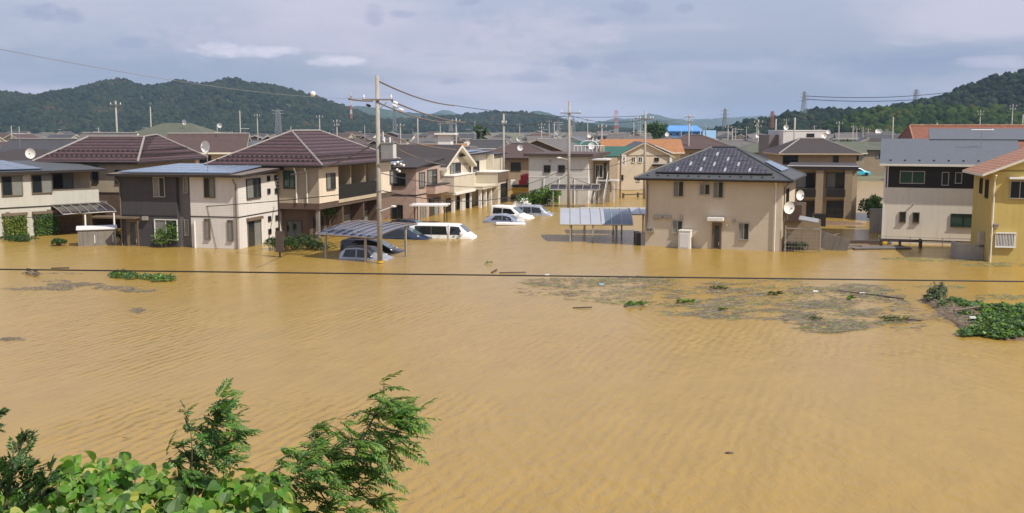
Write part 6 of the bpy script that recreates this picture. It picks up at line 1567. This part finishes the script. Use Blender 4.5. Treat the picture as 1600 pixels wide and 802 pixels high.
litter('mud_litter', 'twigs and dead stalks strewn over the mud island', [(1490,492,30,14,1),(1520,505,30,10,1),(1465,478,14,6,1),(1460,500,24,3,.4)], 900, ['litter_grey','leaf_dry','scum','litter_olive'], [4,3,2,2], .12, .5, thr=-.5, zz=.16)
litter('floating_litter', 'thin streak of dead stalks drifting on the left water', [(60,452,60,3,1),(120,446,45,4,1.6),(180,451,35,3,1.2),(215,455,28,3,1),(90,440,25,2,.4),(100,428,30,2,.3),(20,531,18,3,.8),(215,486,12,4,.8)], 1500, ['litter_grey','scum','litter_olive'], [5,3,2], .12, .5, thr=-.25)
litter('floating_litter', 'faint weed streaks before the right-hand houses', [(1420,405,50,2,1),(1480,408,70,2,1),(1560,414,60,3,1),(1560,465,60,4,.6),(1460,450,60,3,.5)], 1100, ['litter_olive','scum_green','scum'], [4,3,2], .15, .5, thr=-.1)
def sprig(px, py, w_, n, label, mats=('leaf_mid','leaf_bright'), leaf=.3):
    t = empty('floating_branch', G(px,py), rnd.uniform(-.5,.5), label, 'branch', 'leafy branches afloat'); V, Fc, mi = [], [], []
    b = MB(); b.tube([(-w_*.5,0,.02),(0,.05,.08),(w_*.5,0,.12)], .02, 5); b.build('stem', 'bark', t)
    for i in range(n):
        f = rnd.uniform(-.5,.5); p = Vector((f*w_, rnd.uniform(-.12,.12), .05+.12*rnd.random())); q = (Vector((1,rnd.uniform(-1,1),rnd.uniform(0,.8)))).normalized(); s = q.cross(rv()).normalized(); l = leaf*rnd.uniform(.5,1.2); k0 = len(Fc)
        leaf_quads(V, Fc, p, q, s, q.cross(s), l, l*.25); mi += [rnd.randrange(len(mats))]*(len(Fc)-k0)
    mesh_obj('foliage', V, Fc, list(mats), t, midx=mi)
sprig(990,479,1.1,90,'largest green branch afloat in the middle of the drifting stalks'); sprig(1068,475,.8,45,'green branch afloat right of the largest one'); sprig(762,413,.4,14,'tiny green sprig afloat in the open water right of the carport'); sprig(1125,487,.35,12,'tiny dark green sprig on the front edge of the drifting stalks')
sprig(1120,453,.9,40,'olive branch afloat behind the smaller green branches',('litter_olive','leaf_mid')); sprig(1210,462,.8,35,'olive branch just left of the long drifting pole',('litter_olive','leaf_mid')); sprig(1395,503,1.2,60,'wide olive branch at the right end of the stalk mats',('litter_olive','scum_green')); sprig(1326,470,.4,30,'upright green tuft below the long drifting pole')
sprig(1270,502,.5,18,'small olive tuft near the front of the stalk mats',('litter_olive','leaf_mid')); sprig(1305,391,.8,16,'dry twig afloat before the leaning panel',('leaf_dry','litter_olive')); 
for (a, c_, r, l) in (((1306,455),(1412,469),.045,'long dark pole drifting across the right-hand stalk mats'),((780,427),(822,427),.03,'thin stick afloat at the left end of the stalk mats'),((768,427),(776,423),.05,'short dark branch left of the thin stick'),((895,482),(925,482),.03,'thin stick afloat below the stalk mats'),((1490,499),(1530,494),.05,'pale stick lying on the mud island'),((1412,500),(1440,503),.03,'thin dark stick left of the mud island'),((80,420),(108,420),.04,'thin brown stick afloat on the left water')):
    o = MB().tube([G(*a)+Vector((0,0,.03 if a[0]<1485 else .4)), G(*c_)+Vector((0,0,.06 if a[0]<1485 else .45))], r, 6).build('floating_stick', 'dark_wood' if 'pale' not in l else 'leaf_dry'); tag(o, l, 'stick')
for (px, py, m, l) in ((940,446,'blue_pale','small light blue bit of rubbish on the stalk mats'),(855,431,'cloth_white','tiny white bit of rubbish at the left end of the stalk mats'),(1274,457,'cloth_white','white bit of rubbish left of the long drifting pole'),(1347,460,'cloth_white','white bit of rubbish beside the long drifting pole'),(1519,508,'cloth_white','white bit of rubbish on the mud island')):
    o = MB().box(-.13,.13,-.06,.06,0,.07).build('litter_piece', m, None, loc=G(px,py)+Vector((0,0,.02 if px < 1500 else .3))); tag(o, l, 'litter')
o = MB().sphere((0,0,0), .085, sq=(1.5,.7,.5)).build('driftwood_chip', 'fascia_dark', None, loc=G(1139,708.5)); tag(o, 'tiny black bit afloat alone in the near water', 'litter')
o = MB().sphere((0,0,0), .05, sq=(1.6,.7,.5)).build('driftwood_chip', 'wood', None, loc=G(195,684)); tag(o, 'tiny brown bit afloat near the lower left trees', 'litter')

# ---------------------------------------------------------------- foreground trees on the bank
def spray(V, Fc, mi, p, d, L_, ll, n, mats, down=.32, wr=.36):
    """compound leaf: rachis with paired narrow leaflets, drooping towards the tip"""
    d = d.normalized(); side = d.cross(Vector((0,0,1))+rv()*.35).normalized(); pos = p.copy(); k = 0
    for i in range(n):
        f = i/(n-1); d = (d+Vector((.02,0,-down*.14))).normalized(); pos = pos+d*(L_/n); nr = side.cross(d)
        l = ll*(.65+.5*sin(pi*(f*.8+.15)))
        for s in (-1, 1):
            q = (d*.75+side*s*.8+rv()*.22-nr*.1).normalized(); sd = q.cross(nr).normalized(); k0 = len(Fc)
            leaf_quads(V, Fc, pos, q, sd, nr, l*rnd.uniform(.8,1.15), l*wr, .1); mi += [rnd.randrange(len(mats))]*(len(Fc)-k0)
    k0 = len(Fc); leaf_quads(V, Fc, pos, d, side, side.cross(d), ll, ll*.34); mi += [0]*(len(Fc)-k0)
def feather_tree(label, base, Y, stem, clusters, mats, L_=.24, ll=.06, dens=1.0, dirv=(1,0,.15), spread=.5, limbs=True, sr=.02, wr=.36):
    bz = ground_z(*base); t = empty('feathery_tree', (base[0], base[1], bz), 0, label, 'tree', 'feathery young trees on the near bank'); o0 = t.location
    S_ = [AT(x, y, Y)-o0 for x, y in stem]; b = MB(); b.tube([Vector((0,0,-.2))]+S_, sr, 7, 0, sr*.2)
    V, Fc, mi = [], [], []; D0 = Vector(dirv)
    for (px, py, r) in clusters:
        c = AT(px, py, Y+rnd.uniform(-.3,.3))-o0; m = r/1600*Y
        near_ = min(S_, key=lambda q: (q-c).length+max(0,(q.z-c.z))*1.2)
        mid = (near_+c)*.5+Vector((-.03,0,.05)); b.tube([near_, mid, c], .006, 5, 0, .002)
        for i in range(max(3, int(.55*r*dens))):
            off = rv()*m*rnd.random()**.5; off.y *= 1.3; p = c+off-D0.normalized()*L_*.45
            b.tube([p.lerp(c,.6), p], .003, 3, cap=False) if i % 3 == 0 else None
            spray(V, Fc, mi, p, D0+rv()*spread, L_*rnd.uniform(.6,1.15), ll*rnd.uniform(.8,1.15), 9 if wr < .5 else 5, mats, .32, wr)
    b.build('trunk', 'bark_green', t, smooth=True); mesh_obj('crown', V, Fc, mats, t, midx=mi); return t
feather_tree('wind-blown feathery young tree standing alone, the rightmost of the near bank', (XAT(500,7.6), 7.6), 7.6, [(505,840),(515,790),(540,745),(560,700),(585,650),(600,615)],
    [(610,603,7),(600,622,15),(625,628,18),(645,640,16),(612,645,22),(590,662,20),(632,660,18),(655,655,10),(580,680,18),(612,678,18),(640,690,14),(595,700,16),(553,655,9),(545,672,10),(510,662,10),(500,680,16),(486,695,17),(515,700,20),(540,705,20),(565,712,20),(590,735,16),(620,700,10),(545,735,20),(515,735,20),(575,758,16),(605,745,12),(488,730,16),(455,700,9),(450,722,13),(438,740,12),(465,745,16),(495,762,18),(530,765,16),(590,780,14),(555,785,14),(605,778,10),(520,795,18),(480,790,18),(445,770,14),(560,803,14),(600,640,24),(620,655,22),(570,695,20),(530,715,22),(500,715,18),(480,745,18),(545,750,18)],
    ['leaf_feather','leaf_feather','leaf_bright','leaf_bright'], L_=.2, ll=.06, dens=.8, dirv=(1,-.1,.12), spread=.75)
feather_tree('feathery young tree leaning right behind the broad-leaved shrub', (XAT(296,7.2), 7.2), 7.2, [(292,830),(294,760),(300,720),(318,690),(338,660)],
    [(358,620,8),(345,632,14),(362,645,13),(340,652,18),(325,668,16),(350,668,20),(370,662,12),(375,680,10),(340,690,18),(318,700,14),(360,700,12),(285,700,8),(272,712,9),(300,712,12),(315,722,14),(345,722,12),(368,718,10),(285,725,12),(332,733,14),(302,738,14)],
    ['leaf_feather','leaf_feather','leaf_bright'], L_=.17, ll=.054, dens=.95, dirv=(.8,-.1,.2), spread=.8)
feather_tree('thin bare-stemmed sprig with small leaf tufts left of the leaning feathery tree', (XAT(290,7.0), 7.0), 7.0, [(300,760),(300,700),(298,672),(290,650),(288,636)], [(290,638,6),(293,655,6),(297,668,5)], ['leaf_feather'], L_=.09, ll=.035, dens=.9, dirv=(.3,0,.6), sr=.006)
feather_tree('dark tall narrow sapling at the left edge', (XAT(12,6.8), 6.8), 6.8, [(5,850),(10,780),(20,740),(32,700),(40,680)], [(40,680,7),(35,690,9),(30,703,10),(26,716,13),(18,730,15),(10,745,16),(20,755,15),(5,765,16),(35,722,9),(8,722,9)], ['leaf_deep','leaf_mid'], L_=.11, ll=.045, dens=.85, dirv=(.25,0,.7), wr=.62)
feather_tree('dark short sapling second from the left edge', (XAT(45,6.8), 6.8), 6.8, [(45,850),(40,790),(46,750),(54,725)], [(53,722,6),(50,735,9),(44,748,12),(36,760,12),(52,757,9),(40,775,14),(55,770,10)], ['leaf_deep','leaf_mid'], L_=.11, ll=.045, dens=.85, dirv=(.3,0,.7), wr=.62)
feather_tree('dark leafy shoot between the saplings and the broad-leaved shrub', (XAT(70,6.8), 6.8), 6.8, [(60,850),(66,780),(80,735)], [(82,734,7),(76,745,9),(70,757,10),(66,768,10)], ['leaf_deep','leaf_mid'], L_=.1, ll=.055, dens=1.0, dirv=(.5,0,.6), wr=.62)
feather_tree('stray dark leaf tuft reaching in from the left edge', (XAT(-30,6.6), 6.6), 6.6, [(-40,850),(-20,700),(-4,652)], [(0,648,6),(-10,660,7)], ['leaf_deep'], L_=.09, ll=.05, dens=1.2, dirv=(.6,0,.4))
# broad-leaved shrub
top = [(-40,772),(0,768),(40,762),(75,745),(95,728),(108,712),(125,720),(140,722),(150,712),(165,718),(185,712),(205,716),(225,728),(250,724),(275,745),(300,738),(330,748),(355,738),(375,742),(400,733),(420,738),(440,752),(455,775),(470,800)]
tpos = Vector((XAT(200,6.8), 6.8, ground_z(XAT(200,6.8),6.8)))
t = empty('broadleaf_shrub', tpos, 0, 'bright green broad-leaved shrub filling the lower left corner', 'shrub'); V, Fc, mi = [], [], []
def heart(p, d, s, n, l, mk):
    b = len(V); w_ = l*.86; cup = l*.10
    o = [(0,0,0),(.02,-.30,1),(.22,-.50,1.3),(.5,-.44,1),(.78,-.22,.3),(1.0,0,-1.2),(.78,.22,.3),(.5,.44,1),(.22,.50,1.3),(.02,.30,1)]
    for (f, g_, c_) in o: V.append(tuple(p+d*l*f+s*w_*g_+n*cup*c_))
    V.append(tuple(p+d*l*.5-n*cup*.2))
    for k in range(10): Fc.append((b+10, b+k, b+(k+1)%10)); mi.append(mk)
for layer, (cnt_, dy0, dy1, sz) in enumerate([(760,0,.45,.1),(520,.3,.9,.095),(150,-.1,.1,.105)]):
    for i in range(cnt_):
        px = rnd.uniform(-40, 465); ty = interp(top, px); dpt = rnd.random()**(1.1 if layer != 2 else .5); py = ty+4+dpt*(830-ty)
        Yl = 7.0-dpt*.75+rnd.uniform(dy0,dy1); p = AT(px, py, Yl)-tpos
        n_ = (Vector((rnd.gauss(.15,.6), rnd.gauss(-.5,.55), rnd.gauss(.75,.4)))).normalized(); d = n_.cross(rv()); d = (d+Vector((.1,0,-.75))*.9); d = (d-n_*d.dot(n_)).normalized(); s = d.cross(n_)
        heart(p, d, s, n_, sz*rnd.uniform(.4,1.25), rnd.choices([0,1,2,3],[5,1.6,.4,2.2])[0])
mesh_obj('foliage', V, Fc, ['leaf_broad','leaf_bright','leaf_yellow','leaf_mid'], t, midx=mi)
b = MB()
for i in range(26):
    px = rnd.uniform(0,450); ty = interp(top, px); e = AT(px, ty+rnd.uniform(6,40), 7.0+rnd.uniform(-.3,.3))-tpos; st_ = Vector((e.x*.4, e.y, e.z-1.1)); b.tube([Vector((0,0,-.1)), st_, e], .012, 5, 0, .004)
b.build('stem', 'bark', t)

# ---------------------------------------------------------------- forests on the hills
def ico(sub):
    import bmesh
    bm = bmesh.new(); bmesh.ops.create_icosphere(bm, subdivisions=sub, radius=1); v = np.array([q.co[:] for q in bm.verts]); f = np.array([[w.index for w in q.verts] for q in bm.faces]); bm.free(); return v, f
def forest(name, hillo, n, size, mats, wts_, label, sub=1, seed=1):
    rs = np.random.RandomState(seed); me = hillo.data; co = np.empty(len(me.vertices)*3); me.vertices.foreach_get('co', co); co = co.reshape(-1,3)
    co = co[co[:,2] > 1.0]; ymax = co[:,1].max(); 
    pk = co[rs.randint(0, len(co), n)] + rs.uniform(-1,1,(n,3))*[size*.6,size*.6,0]
    v, f = ico(sub); nv, nf = len(v), len(f)
    s = size*rs.uniform(.55,1.15,n); sq = np.stack([s*rs.uniform(.85,1.15,n), s*rs.uniform(.85,1.15,n), s*rs.uniform(.75,1.25,n)],1)*.62
    P = v[None]*(1+rs.uniform(-.22,.22,(n,nv,1)))*sq[:,None]+pk[:,None]+np.array([0,0,size*.12])
    Fa = f[None]+(np.arange(n)*nv)[:,None,None]
    me = bpy.data.meshes.new(name); me.vertices.add(n*nv); me.vertices.foreach_set('co', P.reshape(-1))
    me.loops.add(n*nf*3); me.loops.foreach_set('vertex_index', Fa.reshape(-1).astype(np.int32)); me.polygons.add(n*nf); me.polygons.foreach_set('loop_start', np.arange(0, n*nf*3, 3, dtype=np.int32))
    for q in mats: me.materials.append(M(q))
    cl = np.array([mn.noise(Vector((p[0]/(size*7), p[1]/(size*14), seed))) for p in pk]); w_ = np.cumsum(wts_)/np.sum(wts_)
    k = np.searchsorted(w_, np.clip(rs.rand(n)*.8+.1+cl*.35, 0, .999)); me.polygons.foreach_set('material_index', np.repeat(k, nf).astype(np.int32))
    me.update(calc_edges=True); me.polygons.foreach_set('use_smooth', np.ones(n*nf, bool))
    o = bpy.data.objects.new(name, me); COL.objects.link(o); return tag(o, label, kind='stuff')
for k, c_ in (('ft0',(.008,.018,.011)),('ft1',(.015,.027,.014)),('ft2',(.025,.038,.017)),('ft3',(.05,.040,.024)),('fl0',(.008,.02,.004)),('fl1',(.017,.037,.006)),('fl2',(.034,.056,.008)),('fl3',(.05,.047,.012))): mat(k, c_, .95, .2, .3, spec=.05)
HS = {}
for o in bpy.data.objects:
    if o.get('kind') == 'structure' and 'hill' in o.name: HS[o['label']] = o
FT = ['ft0','ft1','ft2','ft3']
forest('forest', HS['dark wooded hills on the left skyline'], 24000, 8, FT, [3,4,2.5,.7], 'dark broadleaf forest over the left hills', 0, 3)
forest('forest', HS['low wooded hills behind the middle of the town'], 4500, 10, FT, [3,4,3,.5], 'forest over the low hills behind the town', 0, 4)
forest('forest', HS['dark green wooded hill rising to the right edge'], 5200, 6.5, FT, [4,4,1.6,.4], 'dark forest over the right-hand hill', 1, 5)
forest('forest', HS['lighter green wooded slope before the right hill'], 2600, 6.5, ['fl0','fl1','fl2','fl3'], [3,4,2.5,.5], 'lighter green trees on the slope before the right hill', 1, 6)

# ---------------------------------------------------------------- air
hm = bpy.data.materials.new('haze'); hm.use_nodes = True; hn = hm.node_tree.nodes; hn.remove(hn['Principled BSDF'])
pv = hn.new('ShaderNodeVolumePrincipled'); pv.inputs['Color'].default_value = (.52,.70,1.0,1); pv.inputs['Density'].default_value = .00009; pv.inputs['Anisotropy'].default_value = .1
hm.node_tree.links.new(pv.outputs[0], hn['Material Output'].inputs['Volume'])
b = MB(); b.box(-7500,7500,-450,9000,-4,150)
me = b.build('haze', 'glass_dark'); me.data.materials.clear(); me.data.materials.append(hm); tag(me, 'thin bluish summer haze over the whole valley', kind='stuff')
